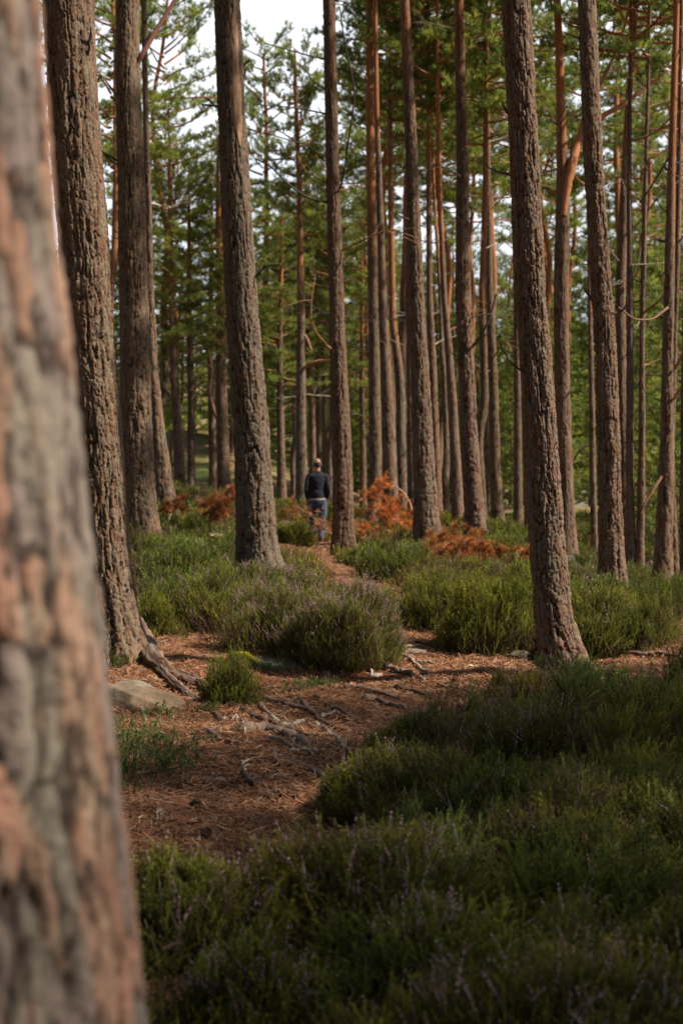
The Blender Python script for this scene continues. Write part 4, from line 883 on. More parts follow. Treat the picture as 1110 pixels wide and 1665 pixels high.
RO = [
 ([(430, 1140), (455, 1148), (490, 1157), (512, 1163)], .020, .008, RD, 'dark root lying across the path below the centre bush'),
 ([(440, 1168), (452, 1182), (478, 1184), (492, 1176)], .016, .010, RG, 'forked pale root in the middle of the path'),
 ([(398, 1190), (430, 1192), (470, 1200), (500, 1216)], .034, .018, RT, 'thick knobbly root forming a step across the path'),
 ([(528, 1150), (545, 1156), (558, 1163), (566, 1168)], .013, .006, RD, 'short dark root beside the white stick'),
 ([(512, 1180), (530, 1192), (548, 1204), (564, 1224)], .014, .007, RG, 'curved grey root at the right edge of the path'),
 ([(528, 1196), (545, 1202), (556, 1215), (566, 1230)], .009, .005, RG, 'thin pale root next to the curved grey root'),
 ([(625, 1086), (645, 1094), (668, 1100), (690, 1112)], .026, .010, RT, 'long brown root right of the pink tipped bush'),
 ([(642, 1066), (662, 1072), (678, 1085), (696, 1098)], .015, .009, RG, 'zigzag grey root on the path between the heather banks'),
 ([(676, 1080), (690, 1081), (705, 1082)], .010, .005, RG, 'short side root by the zigzag grey root'),
 ([(595, 1140), (612, 1142), (628, 1148), (660, 1156)], .022, .008, RT, 'low brown root at the edge of the right heather'),
 ([(708, 1118), (735, 1122), (760, 1128)], .010, .006, RT, 'thin root towards the big right pine'),
 ([(655, 1056), (680, 1054), (700, 1060)], .013, .007, RG, 'pale root over the flat stone between the heather banks'),
 ([(470, 1228), (498, 1226), (515, 1230)], .010, .006, RG, 'thin pale root left of the right hand heather'),
 ([(445, 1226), (448, 1240), (458, 1250)], .012, .005, RT, 'short stubby root near the middle of the bare path'),
 ([(478, 1252), (500, 1256), (520, 1268), (530, 1276)], .022, .010, RD, 'dark arched root by the right hand heather'),
 ([(396, 1262), (405, 1275), (425, 1286)], .014, .007, RD, 'short dark root in the bare middle of the path'),
 ([(420, 1150), (436, 1166), (462, 1174), (484, 1196)], .015, .007, RT, 'slanting root below the small heather bush'),
 ([(486, 1140), (500, 1158), (520, 1176), (548, 1190)], .013, .006, RD, 'dark slanting root left of the white wood'),
 ([(440, 1206), (462, 1214), (490, 1226), (520, 1240)], .014, .006, RT, 'root just in front of the thick root step'),
 ([(560, 1120), (590, 1126), (622, 1132), (650, 1140)], .013, .006, RT, 'long thin root below the pink tipped bush'),
 ([(640, 1120), (672, 1128), (705, 1140)], .014, .007, RD, 'dark root in the middle right of the path'),
 ([(420, 1300), (450, 1296), (485, 1302)], .012, .006, RD, 'dark root near the two cones'),
 ([(330, 1190), (352, 1205), (380, 1214), (410, 1216)], .013, .006, RT, 'root running right from below the sloping rock'),
 ([(476, 1190), (480, 1206), (474, 1222)], .009, .005, RG, 'small pale root hanging over the root step'),
 ([(1010, 1062), (1040, 1070), (1070, 1066), (1105, 1075)], .020, .012, RT, 'root across the bare track at the right edge'),
]
for p_, a0, a1, c_, lb in RO: ground_stick('exposed_root', p_, a0 * 1.35, a1 * 1.5, c_, lb, 'root', 'roots crossing the path', up=.02)
ST = [
 ([(520, 1169), (530, 1166), (545, 1160), (552, 1163)], .016, .006, (.36, .29, .22), 'bleached white piece of wood on the path', 0),
 ([(375, 1176), (385, 1172), (389, 1186)], .006, .004, (.38, .31, .24), 'pale bent twig beside the small heather bush', .03),
 ([(394, 1170), (396, 1185), (400, 1200)], .005, .004, (.42, .35, .29), 'upright looking pale twig beside the bent twig', .02),
 ([(362, 1176), (370, 1170)], .006, .005, (.4, .33, .26), 'very short white twig below the big root', .01),
 ([(388, 1252), (400, 1244), (410, 1238)], .007, .004, (.42, .32, .24), 'pale straight stick in the bare middle of the path', .01),
 ([(360, 1262), (385, 1268), (402, 1267)], .006, .004, (.30, .12, .06), 'reddish twig lying left in the bare path', .005),
 ([(395, 1262), (400, 1254), (414, 1253)], .005, .003, (.4, .33, .27), 'short curved pale twig beside the reddish twig', .02),
 ([(430, 1236), (450, 1233), (470, 1232)], .005, .004, (.45, .38, .3), 'slim pale stick in front of the step root', .005),
 ([(752, 1090), (760, 1087), (768, 1085)], .008, .006, (.7, .58, .4), 'yellowish wood chip before the right heather bank', .004),
 ([(603, 1103), (604, 1092)], .009, .008, (.55, .46, .36), 'small pale wood splinter below the pink tipped bush', .02),
 ([(300, 1345), (318, 1339), (350, 1341)], .006, .004, (.36, .22, .13), 'brown stick in the near part of the path', .004),
 ([(390, 1330), (420, 1332), (440, 1329)], .005, .003, (.3, .18, .11), 'thin brown stick near the two cones', .004),
 ([(300, 1240), (320, 1250), (338, 1262)], .005, .003, (.25, .15, .1), 'thin dark twig by the little green plants', .004),
 ([(254, 1345), (257, 1328), (262, 1338)], .004, .003, (.3, .25, .2), 'grey twig near the blurred trunk', .02),
 ([(655, 1022), (664, 1012), (668, 1030)], .008, .006, (.33, .12, .05), 'short red brown twig sticking up by the right bank', .08),
]
for p_, a0, a1, c_, lb, ar in ST: ground_stick('twig', p_, a0, a1, c_, lb, 'twig', 'twigs on the ground', up=.012, arch=ar, n=6)
# a litter of many small unnamed sticks
SK = Acc(); r = np.random.default_rng(44)
for i in range(260):
    x, y = r.uniform(-2.6, 3), r.uniform(5.5, 15)
    if path_sd(np.array([x]), np.array([y]))[0] > .2: continue
    p, _ = curve((x, y, 0), r.uniform(0, 6.28), 0, r.uniform(.06, .28), 6, 0, .35, r); p[:, 2] = G(p[:, 0], p[:, 1]) + .012 + r.uniform(0, .012)
    tube(SK, p, np.linspace(r.uniform(.002, .005), .0015, 6), np.array((.3, .22, .16)) * r.uniform(.4, 1.5), 4)
tag(link('small_sticks', SK.mesh('small_sticks', M_WOOD)), 'countless thin twigs mixed into the fallen needles', 'twigs', kind='stuff')

# pine cones
def cone_mesh(seed):
    r = np.random.default_rng(seed); a = Acc(); n = 44
    for i in range(n):
        t = (i + .5) / n; th = i * 2.4; rad = .017 * math.sin(math.pi * (0.12 + .85 * t)) ** .7; zc = .05 * t
        d = np.array([math.cos(th), math.sin(th), .35]); p0 = np.array([math.cos(th) * rad * .4, math.sin(th) * rad * .4, zc]); s_ = np.array([-math.sin(th), math.cos(th), 0]) * .0065
        p1 = p0 + d * rad * .95; up = np.array([0, 0, .0025])
        v = [p0 - s_ * .6, p0 + s_ * .6, p1 + s_, p1 - s_, p1 + up * 2 + d * .002]
        a.add(v, [[0, 1, 2], [0, 2, 3], [3, 2, 4], [0, 3, 4], [1, 4, 2], [0, 4, 1]], np.array((.12, .075, .05)) * r.uniform(.6, 1.3))
    tube(a, [(0, 0, 0), (0, 0, .025), (0, 0, .05)], [.007, .009, .003], (.08, .05, .035), 6)
    return a.mesh('pine_cone', M_WOOD)
CM = cone_mesh(3)
for px, py, lb in ((445, 1309, 'dark open pine cone right of its twin on the near path'), (308, 1316, 'dark pine cone in the near left of the path'), (334, 1362, 'dark pine cone close to the near heather'), (1008 - 590, 1126, 'small pine cone below the pink flecked bushes'), (580, 1118, 'small pine cone under the pink tipped bush'), (214, 1164, 'reddish pine cone under the left rock'), (742, 1112, 'pine cone on the path towards the big right pine'), (520, 1140, 'pine cone left of the short dark root')):
    q = hit(px, py); o = link('pine_cone', CM, None, (q[0], q[1], q[2] + .02)); o.rotation_euler = (1.4, rng.uniform(-.3, .3), rng.uniform(0, 6)); tag(o, lb, 'pine cone', 'pine cones on the path')

# ---------------------------------------------------------------- rocks and moss
M_ROCK = attr_mat('lichened_rock', .9, .2, 0, 22, .25, .6, 40)
def rock(name, px, py, sx_, sy_, sz_, label, seed, col=(.30, .23, .17), rot=0, tilt=0, cat='rock', sink=.3, detail=90):
    n = detail; th = np.linspace(0, 2 * math.pi, n, endpoint=False); ph = np.linspace(0, math.pi, n // 2)
    TH, PH = np.meshgrid(th, ph); d = np.stack([np.sin(PH) * np.cos(TH), np.sin(PH) * np.sin(TH), np.cos(PH)], -1)
    s = np.sign(d) * np.abs(d) ** .75; rr = .8 + .42 * fbm(d[..., 0] * 1.5 + seed, d[..., 1] * 1.5, d[..., 2] * 1.5, 2, seed) + .1 * (fbm(d[..., 0] * 6, d[..., 1] * 6, d[..., 2] * 6, 3, seed + 1) - .5)
    v = (s * rr[..., None] * np.array([sx_, sy_, sz_])).reshape(-1, 3)
    if sz_ > .1:
        rr_ = np.random.default_rng(seed)
        for _k in range(13):
            nn = rr_.normal(size=3); nn /= np.linalg.norm(nn); off = np.linalg.norm(nn * np.array([sx_, sy_, sz_])) * rr_.uniform(.78, 1.0); dd_ = v @ nn - off
            v = v - np.maximum(dd_, 0)[:, None] * nn * .93
    c = mix(col, np.array((.19, .17, .13)), sst(.45, .65, fbm(v[:, 0] * 6, v[:, 1] * 6, v[:, 2] * 6, 4, seed))); c = mix(c, (.12, .10, .07), sst(.6, .72, fbm(v[:, 0] * 9 + 4, v[:, 1] * 9, v[:, 2] * 9, 4, seed + 4)) * .8)
    i = np.arange(n // 2 - 1)[:, None] * n; j = np.arange(n)[None]; a = i + j; b = i + (j + 1) % n
    me = new_mesh(name, v, np.stack([a, a + n, b + n, b], -1).reshape(-1, 4), c, True, mats=(M_ROCK,))
    q = hit(px, py); o = link(name, me, None, (q[0], q[1], q[2] - sz_ * sink)); o.rotation_euler = (0, tilt, rot); return tag(o, label, cat, None)
rock('rock', 234, 1150, .34, .24, .20, 'sloping tan rock below the thick flaky pine on the left', 4, (.19, .13, .08), rot=-.15, tilt=.42, sink=.3)
rock('stone', 670, 1060, .13, .12, .03, 'flat grey stone set in the path between the heather banks', 9, (.15, .12, .09))
rock('stone', 610, 1100, .06, .06, .03, 'small flat stone by the wood splinter under the pink tipped bush', 12, (.24, .2, .17))
rock('stone', 845, 1070, .13, .1, .07, 'mossy stone at the foot of the big right pine', 14, (.10, .09, .055))
rock('stone', 345, 1150, .03, .03, .012, 'tiny pale pebble right of the sloping rock', 15, (.33, .28, .22))
rock('stone', 367, 1303, .035, .025, .014, 'small pale pinkish stone in the bare near path', 16, (.3, .23, .19))
rock('stone', 345, 1268, .07, .04, .015, 'flat grey stone low in the needles mid path', 17, (.28, .24, .2))
rock('stone', 452, 1262, .07, .05, .02, 'half buried grey stone left of the dark arched root', 18, (.25, .2, .16))
def moss(px, py, rx, ry, h, label, col, seed, cat='moss'):
    q = hit(px, py); r = np.random.default_rng(seed); a = Acc(); n = 1500; th = r.uniform(0, 6.28, n); rr = np.sqrt(r.uniform(0, 1, n)); x = q[0] + rr * rx * np.cos(th); y = q[1] + rr * ry * np.sin(th)
    z = G(x, y) + h * (1 - rr ** 2) * (.7 + .6 * fbm(x * 14, y * 14, 0, 2, seed)); d = np.stack([np.cos(th) * rr * .5, np.sin(th) * rr * .5, np.ones(n)], -1) + r.normal(0, .4, (n, 3))
    tp_ = tuft_tpl(6, .022, .005, 1.2, seed); inst(a, tp_, np.stack([x, y, z], -1) - q, d, r.uniform(.7, 1.3, n), np.array(col)[None] * r.uniform(.7, 1.3, (n, 1)))
    g = np.linspace(0, 1, 8); t2 = np.linspace(0, 6.283, 25)[:-1]; RR, TT = np.meshgrid(g, t2, indexing='ij'); gx = q[0] + RR * rx * np.cos(TT); gy = q[1] + RR * ry * np.sin(TT); gz = G(gx, gy) + h * (1 - RR ** 2) * (.7 + .6 * fbm(gx * 14, gy * 14, 0, 2, seed)) - .006
    gv = np.stack([gx, gy, gz], -1).reshape(-1, 3) - q; i = np.arange(7)[:, None] * 24; j = np.arange(24)[None]; A_ = i + j; B_ = i + (j + 1) % 24
    a.add(gv, np.concatenate([np.stack([A_, A_ + 24, B_ + 24], -1).reshape(-1, 3), np.stack([A_, B_ + 24, B_], -1).reshape(-1, 3)]), np.array(col) * .8)
    tag(link('moss_patch', a.mesh('moss_patch', M_HEATH), None, tuple(q)), label, cat, None)
moss(398, 1078, .13, .10, .04, 'bright yellow moss cushion behind the small heather bush', (.40, .36, .03), 3)
moss(440, 1086, .24, .18, .02, 'grey green reindeer lichen patch beside the yellow moss', (.22, .22, .15), 4, 'lichen')
# bilberry and grass tufts beside the rock
BB = Acc(); r = np.random.default_rng(61); n = 1500
pts = []
for px, py, rad, k in ((190, 1195, .32, 260), (215, 1235, .3, 200), (185, 1270, .2, 90), (260, 1225, .18, 80), (255, 1165, .12, 80), (290, 1252, .12, 70), (510, 1120, .15, 160), (340, 1160, .08, 40), (170, 1225, .3, 300)):
    q = hit(px, py); pts.append(np.stack([q[0] + r.normal(0, rad * .6, k), q[1] + r.normal(0, rad * .8, k)], -1))
pts = np.concatenate(pts); z = G(pts[:, 0], pts[:, 1]); n = len(pts)
leafT = tuft_tpl(7, .024, .011, 1.3, 8); bladeT = tuft_tpl(6, .075, .0035, .7, 9)
pos = np.column_stack([pts, z + r.uniform(.0, .05, n)]); up = np.array([[0, 0, 1.0]]) + r.normal(0, .4, (n, 3)); q = r.uniform(0, 1, n) < .55
inst(BB, leafT, pos[q], up[q], r.uniform(.7, 1.3, q.sum()), np.array([[.10, .15, .04]]) * r.uniform(.5, 1.3, (q.sum(), 1)))
inst(BB, bladeT, np.column_stack([pts[~q], z[~q]]), up[~q], r.uniform(.7, 1.4, (~q).sum()), np.array([[.16, .14, .06]]) * r.uniform(.6, 1.3, ((~q).sum(), 1)))
tag(link('bilberry', BB.mesh('bilberry', M_HEATH)), 'tiny green bilberry shoots and grass blades below the sloping rock', 'bilberry', kind='stuff')

# ---------------------------------------------------------------- stump
q = hit(352, 888); e = empty('tree_stump', tuple(q), 'low cut tree stump with a pale top, left of the lichen covered pine', 'stump')
a = Acc(); n = 28; zz = np.array([-.1, 0, .08, .16, .2]); th = np.arange(n) / n * 2 * math.pi; rad = np.array([.26, .23, .19, .18, .175])[:, None] * (1 + .12 * (fbm(np.cos(th)[None] * 3, np.sin(th)[None] * 3, zz[:, None] * 5, 3, 3) - .5) * 2)
v = np.stack([rad * np.cos(th), rad * np.sin(th), zz[:, None] + 0 * rad], -1).reshape(-1, 3); i = np.arange(4)[:, None] * n; j = np.arange(n)[None]; A_ = i + j; B_ = i + (j + 1) % n
a.add(v, np.concatenate([np.stack([A_, B_, B_ + n], -1).reshape(-1, 3), np.stack([A_, B_ + n, A_ + n], -1).reshape(-1, 3)]), mix((.12, .08, .06), (.24, .17, .13), vnoise(v[:, 0] * 40, v[:, 1] * 40, v[:, 2] * 8, 4)))
link('bark', a.mesh('bark', M_BARK, True), e)
a = Acc(); top = v[-n:] * np.array([.97, .97, 1]) + np.array([0, 0, .004]); a.add(np.vstack([top, [[0, 0, .206]]]), [[k, (k + 1) % n, n] for k in range(n)], (.30, .22, .15)); link('cut_face', a.mesh('cut_face', M_WOOD), e)
e.rotation_euler = (.12, .05, 0); e.scale = (.8, .8, .8)

# ---------------------------------------------------------------- dead orange brush
DT = [tuft_tpl(12, .11, .007, 1.1, 30 + i) for i in range(3)]
def rust_branch(px, py, L, az, el, label, seed, nsub=12, dist=None, bend=-.6, name='dead_pine_branch', needle=1.0, col=(.54, .185, .05), wood=(.36, .25, .16), sub=.45, z_up=0, rad=.02):
    r = np.random.default_rng(seed)
    if dist: x, y = P(px, py, dist)[:2]; q = np.array([x, y, G1(x, y)])
    else: q = hit(px, py)
    q = q + np.array([0, 0, z_up]); wd = Acc(); lf = Acc(); n = 14
    p, _ = curve((0, 0, 0), az, el, L, n, bend, .10, r); tube(wd, p, np.linspace(rad, rad * .3, n), wood, 6, wob=.1)
    tp_, td = [], []
    for k in range(nsub):
        u = r.uniform(.15, 1.0); b = p[int(u * (n - 1))]; l = L * sub * r.uniform(.4, 1) * (1.2 - .6 * u)
        pb, _ = curve(b, az + r.choice([-1, 1]) * r.uniform(.3, 1.3), r.uniform(-.1, 1.0), l, 7, r.uniform(-.4, .4), .2, r); tube(wd, pb, np.linspace(rad * .45, rad * .12, 7), np.array(wood) * r.uniform(.7, 1.2), 4)
        for m_ in range(5):
            s2 = pb[int(r.integers(2, 7))]; pc, _ = curve(s2, r.uniform(0, 6.28), r.uniform(-.2, 1.0), l * r.uniform(.2, .5), 5, 0, .25, r); tube(wd, pc, np.linspace(rad * .2, rad * .08, 5), np.array(wood) * .8, 3)
            m2 = int(7 * needle); tt = r.uniform(0.2, 4, m2); kk = np.minimum(tt.astype(int), 3); tp_.append(pc[kk] + (pc[kk + 1] - pc[kk]) * (tt - kk)[:, None]); td.append((pc[-1] - pc[0])[None] / max(l * .3, .05) + r.normal(0, .5, (m2, 3)))
    tp_ = np.concatenate(tp_); td = np.concatenate(td); w = r.integers(0, 3, len(tp_))
    g = G(tp_[:, 0] + q[0], tp_[:, 1] + q[1]) - q[2]; tp_[:, 2] = np.maximum(tp_[:, 2], g + .04)
    for k in range(3):
        s_ = w == k; inst(lf, DT[k], tp_[s_], td[s_], r.uniform(.7, 1.2, s_.sum()), np.array(col)[None] * r.uniform(.35, 1.4, (s_.sum(), 1)) * mix((1, 1, 1), (.5, .8, 1.2), r.uniform(0, 1, s_.sum())))
    e = empty(name, tuple(q), label, 'dead branch', 'dead rust coloured pine branches')
    link('limb', wd.mesh('limb', M_WOOD), e); link('dry_needles', lf.mesh('dry_needles', M_DRY), e)
    return e
rust_branch(668, 912, 1.2, .1, .3, 'bright rust coloured fallen brush in front of the pale ridged pine, left part', 1, 24, bend=-.3, sub=.4, needle=1.7)
rust_branch(725, 918, 1.2, .2, .3, 'bright rust coloured fallen brush, middle part in front of the pale ridged pine', 2, 26, bend=-.4, sub=.42, needle=1.8)
rust_branch(812, 918, 1.0, 2.9, .4, 'bright rust coloured fallen brush, right end beside the big pine', 3, 18, bend=-.5, sub=.45, needle=1.5)
rust_branch(838, 930, .5, 1.0, .6, 'small rusty sprig left of the big right pine', 4, 7, bend=-.3, sub=.6)
rust_branch(640, 882, 1.4, 2.9, .15, 'dead branch lying in the brush left of the arched one', 5, 12, bend=-.35, sub=.45, needle=.3)
rust_branch(600, 895, 1.6, 2.6, .2, 'bare twiggy dead branch behind the slim grey pine', 6, 14, bend=-.1, sub=.4, needle=.35)
rust_branch(524, 896, .7, .5, .2, 'rusty brush low at the path just below the walker', 7, 11, bend=-.3, sub=.5)
rust_branch(548, 876, .8, 1.5, .7, 'rusty brush between the walker and the slim grey pine', 8, 9, bend=-.3, sub=.5)
rust_branch(330, 866, .8, .6, 1.0, 'rust coloured bracken clump behind the stump, left half', 9, 16, bend=-.5, sub=.5)
rust_branch(352, 862, .9, 2.0, .9, 'rust coloured bracken clump behind the stump, right half', 10, 16, bend=-.5, sub=.5)
rust_branch(378, 850, .6, .8, .7, 'brownish dead brush against the lichen covered pine', 11, 11, bend=-.5, sub=.5, col=(.36, .14, .06))
rust_branch(272, 850, .5, 1.2, .7, 'small rusty clump right of the dark straight pine', 12, 8, bend=-.3, sub=.5)
rust_branch(320, 905, .35, .4, .4, 'tiny rusty sprig in the heather before the stump', 13, 5, sub=.6)
rust_branch(468, 815, .9, 1.2, .5, 'rusty fern left of the tall pine by the walker', 14, 7, dist=35, sub=.5)
# arched branch
ea = None
q0 = hit(676, 880); d0 = q0[1]
ea = empty('dead_pine_branch', tuple(q0), 'tall arched dead branch hung with rust coloured needles left of the mossy footed pine', 'dead branch', 'dead rust coloured pine branches')
def pl(pts): 
    w = np.array([P(x_, y_, d0 + dd) for x_, y_, dd in pts]); k = np.arange(len(w)); s_ = np.linspace(0, len(w) - 1, (len(w) - 1) * 5 + 1); return np.stack([np.interp(s_, k, w[:, i]) for i in range(3)], -1) - q0
wd = Acc(); lf = Acc(); r = np.random.default_rng(33)
mainp = pl([(676, 880, 0), (675, 855, 0), (672, 835, 0), (665, 815, .05), (655, 800, .1), (642, 790, .15), (622, 787, .2), (605, 800, .3)])
tube(wd, mainp, np.linspace(.022, .010, len(mainp)), (.42, .27, .16), 7, wob=.06)
for pts in ([(655, 802, .1), (640, 812, 0), (630, 830, -.1)], [(671, 838, 0), (655, 828, .1), (640, 815, .2)], [(640, 790, .15), (618, 795, -.1), (606, 820, -.2), (604, 845, -.2)], [(672, 872, 0), (650, 850, -.2), (628, 838, -.3), (606, 832, -.3)], [(668, 858, 0), (652, 846, .2), (640, 835, .3), (626, 822, .3)], [(630, 787, .2), (618, 782, 0), (604, 800, 0)], [(660, 875, 0), (630, 862, -.3), (600, 858, -.4), (575, 852, -.5)]):
    pp = pl(pts); tube(wd, pp, np.linspace(.011, .004, len(pp)), (.36, .23, .14), 5)
    n = 15
    for m_ in range(n):
        b = pp[int(r.integers(2, len(pp)))]; pc, _ = curve(b, r.uniform(0, 6.28), r.uniform(-1.0, .6), r.uniform(.1, .35), 5, 0, .25, r); tube(wd, pc, np.linspace(.003, .0015, 5), (.28, .16, .09), 3)
        m2 = 9; kk = r.integers(0, 5, m2); s_ = r.integers(0, 3)
        inst(lf, DT[s_], pc[kk] + r.normal(0, .02, (m2, 3)), r.normal(0, .6, (m2, 3)) + (pc[-1] - pc[0]) * 3, r.uniform(.7, 1.2, m2), np.array((.54, .185, .05))[None] * r.uniform(.55, 1.3, (m2, 1)))
link('limb', wd.mesh('limb', M_WOOD, True), ea); link('dry_needles', lf.mesh('dry_needles', M_DRY), ea)
# two bleached splinters in the heather by the big right pine, and a fallen log behind the heather
for x_, lb in ((836, 'bleached wood splinter in the heather, left of the pair by the big right pine'), (843, 'bleached wood splinter in the heather, right of the pair by the big right pine')):
    q = hit(x_, 930); a = Acc(); tube(a, [(0, 0, 0), (.01, 0, .12), (.05, 0, .22), (.02, -.02, .28)], [.014, .02, .013, .005], (.4, .35, .28), 6, wob=.2); tag(link('wood_splinter', a.mesh('wood_splinter', M_WOOD), None, (q[0], q[1], q[2] + .02)), lb, 'wood splinter', 'bleached splinters')
a = Acc(); q = hit(868, 938); p = np.array([(-.1, 0, .02), (.05, .05, .12), (.3, .1, .22), (.6, .2, .24)]); tube(a, p, [.08, .1, .09, .07], (.05, .04, .035), 10, wob=.1); tag(link('fallen_log', a.mesh('fallen_log', M_WOOD, True), None, tuple(q)), 'dark fallen log end behind the left side of the big right pine', 'log')

# ---------------------------------------------------------------- the walker
def loft(bm, rings, n=20):
    """rings: (centre, rx, ry, axis_x, axis_y)"""
    prev = None; first = None
    for c, rx, ry, ax_, ay_ in rings:
        vs = [bm.verts.new(Vector(c) + ax_ * (rx * math.cos(k / n * 6.28318)) + ay_ * (ry * math.sin(k / n * 6.28318))) for k in range(n)]
        if prev: 
            for k in range(n): bm.faces.new((prev[k], prev[(k + 1) % n], vs[(k + 1) % n], vs[k]))
        else: bm.faces.new(list(reversed(vs)))
        prev = vs
    bm.faces.new(prev)
XA, YA = Vector((1, 0, 0)), Vector((0, 1, 0))
def vring(x, y, z, rx, ry): return ((x, y, z), rx, ry, XA, YA)
def limb3(bm, pts, n=14):
    rings = []
    P3 = [Vector(p[:3]) for p in pts]
    for i, p in enumerate(pts):
        t = (P3[min(i + 1, len(P3) - 1)] - P3[max(i - 1, 0)]).normalized(); a = t.cross(Vector((0, 1, 0.01))).normalized(); b = t.cross(a).normalized()
        rx, ry = (p[3], p[4]) if len(p) > 4 else (p[3], p[3]); rings.append((P3[i], rx, ry, a, b))
    loft(bm, rings, n)
def ball(bm, c, sx_, sy_, sz_, seg=16):
    bmesh.ops.create_uvsphere(bm, u_segments=seg, v_segments=seg // 2 + 2, radius=1, matrix=Matrix.Translation(c) @ Matrix.Diagonal((sx_, sy_, sz_, 1)))
def fuse(bm, vox, sm=6):
    bmesh.ops.recalc_face_normals(bm, faces=bm.faces)
    me = bpy.data.meshes.new('tmp'); bm.to_mesh(me); bm.free(); o = bpy.data.objects.new('tmp', me); COL.objects.link(o)
    m1 = o.modifiers.new('r', 'REMESH'); m1.mode = 'VOXEL'; m1.voxel_size = vox; m1.use_smooth_shade = True
    m2 = o.modifiers.new('s', 'SMOOTH'); m2.factor = .5; m2.iterations = sm
    dg = bpy.context.evaluated_depsgraph_get(); dg.update(); res = bpy.data.meshes.new_from_object(o.evaluated_get(dg)); bpy.data.objects.remove(o); return res
def cloth_mat(name, col, nscale, amt=.25, rough=.9, sheen=.2, wr=8):
    m, t, b, o = mat_new(name); tcn = t.nodes.new('ShaderNodeTexCoord'); n = t.nodes.new('ShaderNodeTexNoise'); n.inputs['Scale'].default_value = nscale; n.inputs['Detail'].default_value = 5; t.links.new(tcn.outputs['Object'], n.inputs['Vector'])
    mxn = t.nodes.new('ShaderNodeMix'); mxn.data_type = 'RGBA'; t.links.new(n.outputs['Fac'], mxn.inputs[0]); mxn.inputs[6].default_value = (*[c * (1 - amt) for c in col], 1); mxn.inputs[7].default_value = (*[c * (1 + amt) for c in col], 1); t.links.new(mxn.outputs[2], b.inputs['Base Color'])
    b.inputs['Roughness'].default_value = rough; b.inputs['Specular IOR Level'].default_value = .15; b.inputs['Sheen Weight'].default_value = sheen
    n2 = t.nodes.new('ShaderNodeTexNoise'); n2.inputs['Scale'].default_value = wr; n2.inputs['Detail'].default_value = 4; n2.inputs['Distortion'].default_value = 1.0; t.links.new(tcn.outputs['Object'], n2.inputs['Vector'])
    bp = t.nodes.new('ShaderNodeBump'); bp.inputs['Strength'].default_value = .8; bp.inputs['Distance'].default_value = .03; t.links.new(n2.outputs['Fac'], bp.inputs['Height']); t.links.new(bp.outputs[0], b.inputs['Normal']); return m
M_SKIN = cloth_mat('skin', (.36, .18, .12), 12, .08, .55, 0, 20); M_SWEAT = cloth_mat('navy_sweater', (.012, .013, .021), 30, .2); M_JEAN = cloth_mat('blue_denim', (.035, .068, .125), 9, .35)
M_HEM = cloth_mat('shirt_cloth', (.34, .28, .22), 12, .1); M_SHOE = cloth_mat('brown_leather', (.06, .04, .03), 10, .2, .6, 0); M_HAIR = cloth_mat('short_hair', (.05, .035, .03), 60, .3)
px_, py_ = 516, 889; man_d = 29.7; mb = P(px_, py_, man_d); gz = G1(mb[0], man_d)
man = empty('person', (mb[0], man_d, gz), 'man walking away along the path in dark sweater and blue jeans, hands in pockets', 'person')
K = 1.80 / 1.80
def add_part(name, bm, mat, vox=.012, sm=5):
    me = fuse(bm, vox, sm); me.materials.append(mat)
    for p_ in me.polygons: p_.use_smooth = True
    return link(name, me, man)
LEGS = {1: [(.095, 0, .92, .098, .105), (.105, .01, .70, .088, .092), (.10, .03, .50, .062, .066), (.088, -.02, .36, .060, .064), (.072, -.08, .20, .048, .05), (.065, -.11, .10, .042, .045)],
        -1: [(-.095, 0, .92, .098, .105), (-.11, .09, .71, .088, .092), (-.115, .17, .51, .062, .066), (-.11, .20, .36, .060, .064), (-.105, .24, .20, .046, .05), (-.10, .27, .10, .042, .045)]}
ARMS = lambda s, g=0: [(s * .155, -.005, 1.44, .052 + g), (s * .195, -.015, 1.38, .052 + g), (s * .225, -.05, 1.22, .045 + g), (s * .238, -.06, 1.12, .041 + g), (s * .232, .00, 1.02, .037 + g), (s * .215, .07, .94, .032 + g)]
def torso(bm, g=0, z0=.86, hem=0):
    loft(bm, [r_ for r_ in (vring(0, 0, .86, .15 + g, .105 + g), vring(0, -.005, .95, .172 + g, .12 + g), vring(0, 0, 1.08, .165 + g, .115 + g), vring(0, .0, 1.22, .178 + g, .125 + g), vring(0, 0, 1.34, .195 + g, .128 + g), vring(0, -.005, 1.43, .195 + g, .105 + g), vring(0, -.005, 1.475, .15 + g, .08 + g), vring(0, 0, 1.50, .09 + g, .065 + g)) if r_[0][2] >= z0], 28)
bm = bmesh.new(); torso(bm, -.012)
loft(bm, [vring(0, -.005, 1.44, .075, .07), vring(0, .0, 1.52, .062, .062), vring(0, .01, 1.60, .060, .062)], 18)
ball(bm, Vector((0, .012, 1.685)), .077, .096, .112, 24); ball(bm, Vector((0, .045, 1.63)), .056, .062, .062)
ball(bm, Vector((0, .108, 1.665)), .012, .018, .020); ball(bm, Vector((0, .102, 1.70)), .045, .012, .010); ball(bm, Vector((0, .098, 1.628)), .022, .012, .008); ball(bm, Vector((0, .088, 1.598)), .022, .018, .016)
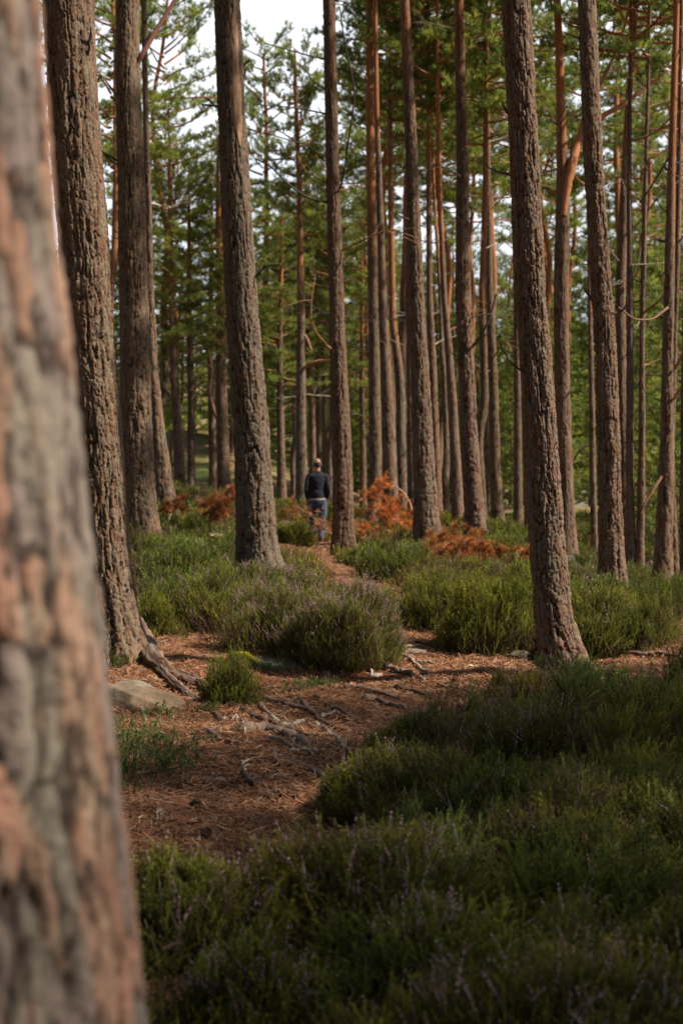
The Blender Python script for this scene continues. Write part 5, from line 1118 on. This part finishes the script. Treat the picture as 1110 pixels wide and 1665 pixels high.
for s in (-1, 1):
    ball(bm, Vector((s * .079, .0, 1.675)), .010, .020, .031, 12); ball(bm, Vector((s * .03, .098, 1.685)), .012, .010, .009)
    limb3(bm, ARMS(s, -.008)); limb3(bm, [(*p[:3], p[3] - .012, p[4] - .012) for p in LEGS[s]])
    a0 = LEGS[s][-1]; limb3(bm, [(a0[0], a0[1], .12, .035), (a0[0], a0[1], .05, .04), (a0[0] + s * .01, a0[1] + .10, .035, .036, .028), (a0[0] + s * .015, a0[1] + .17, .025, .03, .02)])
    # hand: palm, thumb and five separate digits reaching into the front pocket
    limb3(bm, [(s * .215, .07, .94, .026), (s * .215, .10, .90, .040, .018), (s * .195, .118, .86, .040, .015)], 12)
    for k in range(4):
        off = (k - 1.5) * .018; L_ = (.055, .07, .075, .062)[k]; limb3(bm, [(s * (.195) + off, .118, .862, .009), (s * .185 + off, .127, .862 - L_ * .55, .0085), (s * .178 + off, .128, .862 - L_, .007)], 8)
    limb3(bm, [(s * .222, .10, .905, .012), (s * .20, .128, .88, .011), (s * .185, .14, .855, .008)], 8)
add_part('body', bm, M_SKIN, .010, 3)
bm = bmesh.new(); torso(bm, .004, .94); loft(bm, [vring(0, -.004, .925, .178, .13), vring(0, -.004, 1.0, .182, .137), vring(0, 0, 1.1, .176, .13)], 28)
loft(bm, [vring(0, -.004, 1.45, .10, .09), vring(0, 0, 1.53, .078, .076)], 20)
for s in (-1, 1): limb3(bm, ARMS(s, .014))
sw = add_part('sweater', bm, M_SWEAT, .012, 6)
bm = bmesh.new(); loft(bm, [vring(0, 0, .80, .155, .12), vring(0, -.01, .88, .172, .128), vring(0, 0, .96, .165, .12)], 26)
for s in (-1, 1): limb3(bm, [(p[0], p[1], p[2], p[3] + .012, p[4] + .012) for p in LEGS[s]] )
add_part('jeans', bm, M_JEAN, .012, 5)
bm = bmesh.new(); loft(bm, [vring(0, -.004, .892, .180, .133), vring(0, -.004, .94, .184, .134)], 26); add_part('shirt_hem', bm, M_HEM, .008, 2)
for s in (-1, 1):
    a0 = LEGS[s][-1]; bm = bmesh.new(); limb3(bm, [(a0[0], a0[1] - .02, .13, .05), (a0[0], a0[1] - .01, .055, .048, .05), (a0[0] + s * .005, a0[1] + .07, .045, .048, .042), (a0[0] + s * .01, a0[1] + .15, .035, .045, .033), (a0[0] + s * .012, a0[1] + .20, .028, .032, .024)]); add_part('shoe', bm, M_SHOE, .010, 3)
bm = bmesh.new(); loft(bm, [vring(0, -.012, 1.615, .060, .062), vring(0, -.012, 1.65, .079, .084), vring(0, -.006, 1.69, .082, .094), vring(0, -.004, 1.71, .080, .094), vring(0, -.002, 1.72, .070, .085)], 24); add_part('hair', bm, M_HAIR, .008, 2)
man.scale = (.97, .97, .97)
_dbg = (gz, mb)
print('verts', sum(len(m.vertices) for m in bpy.data.meshes), 'objects', len(bpy.data.objects))
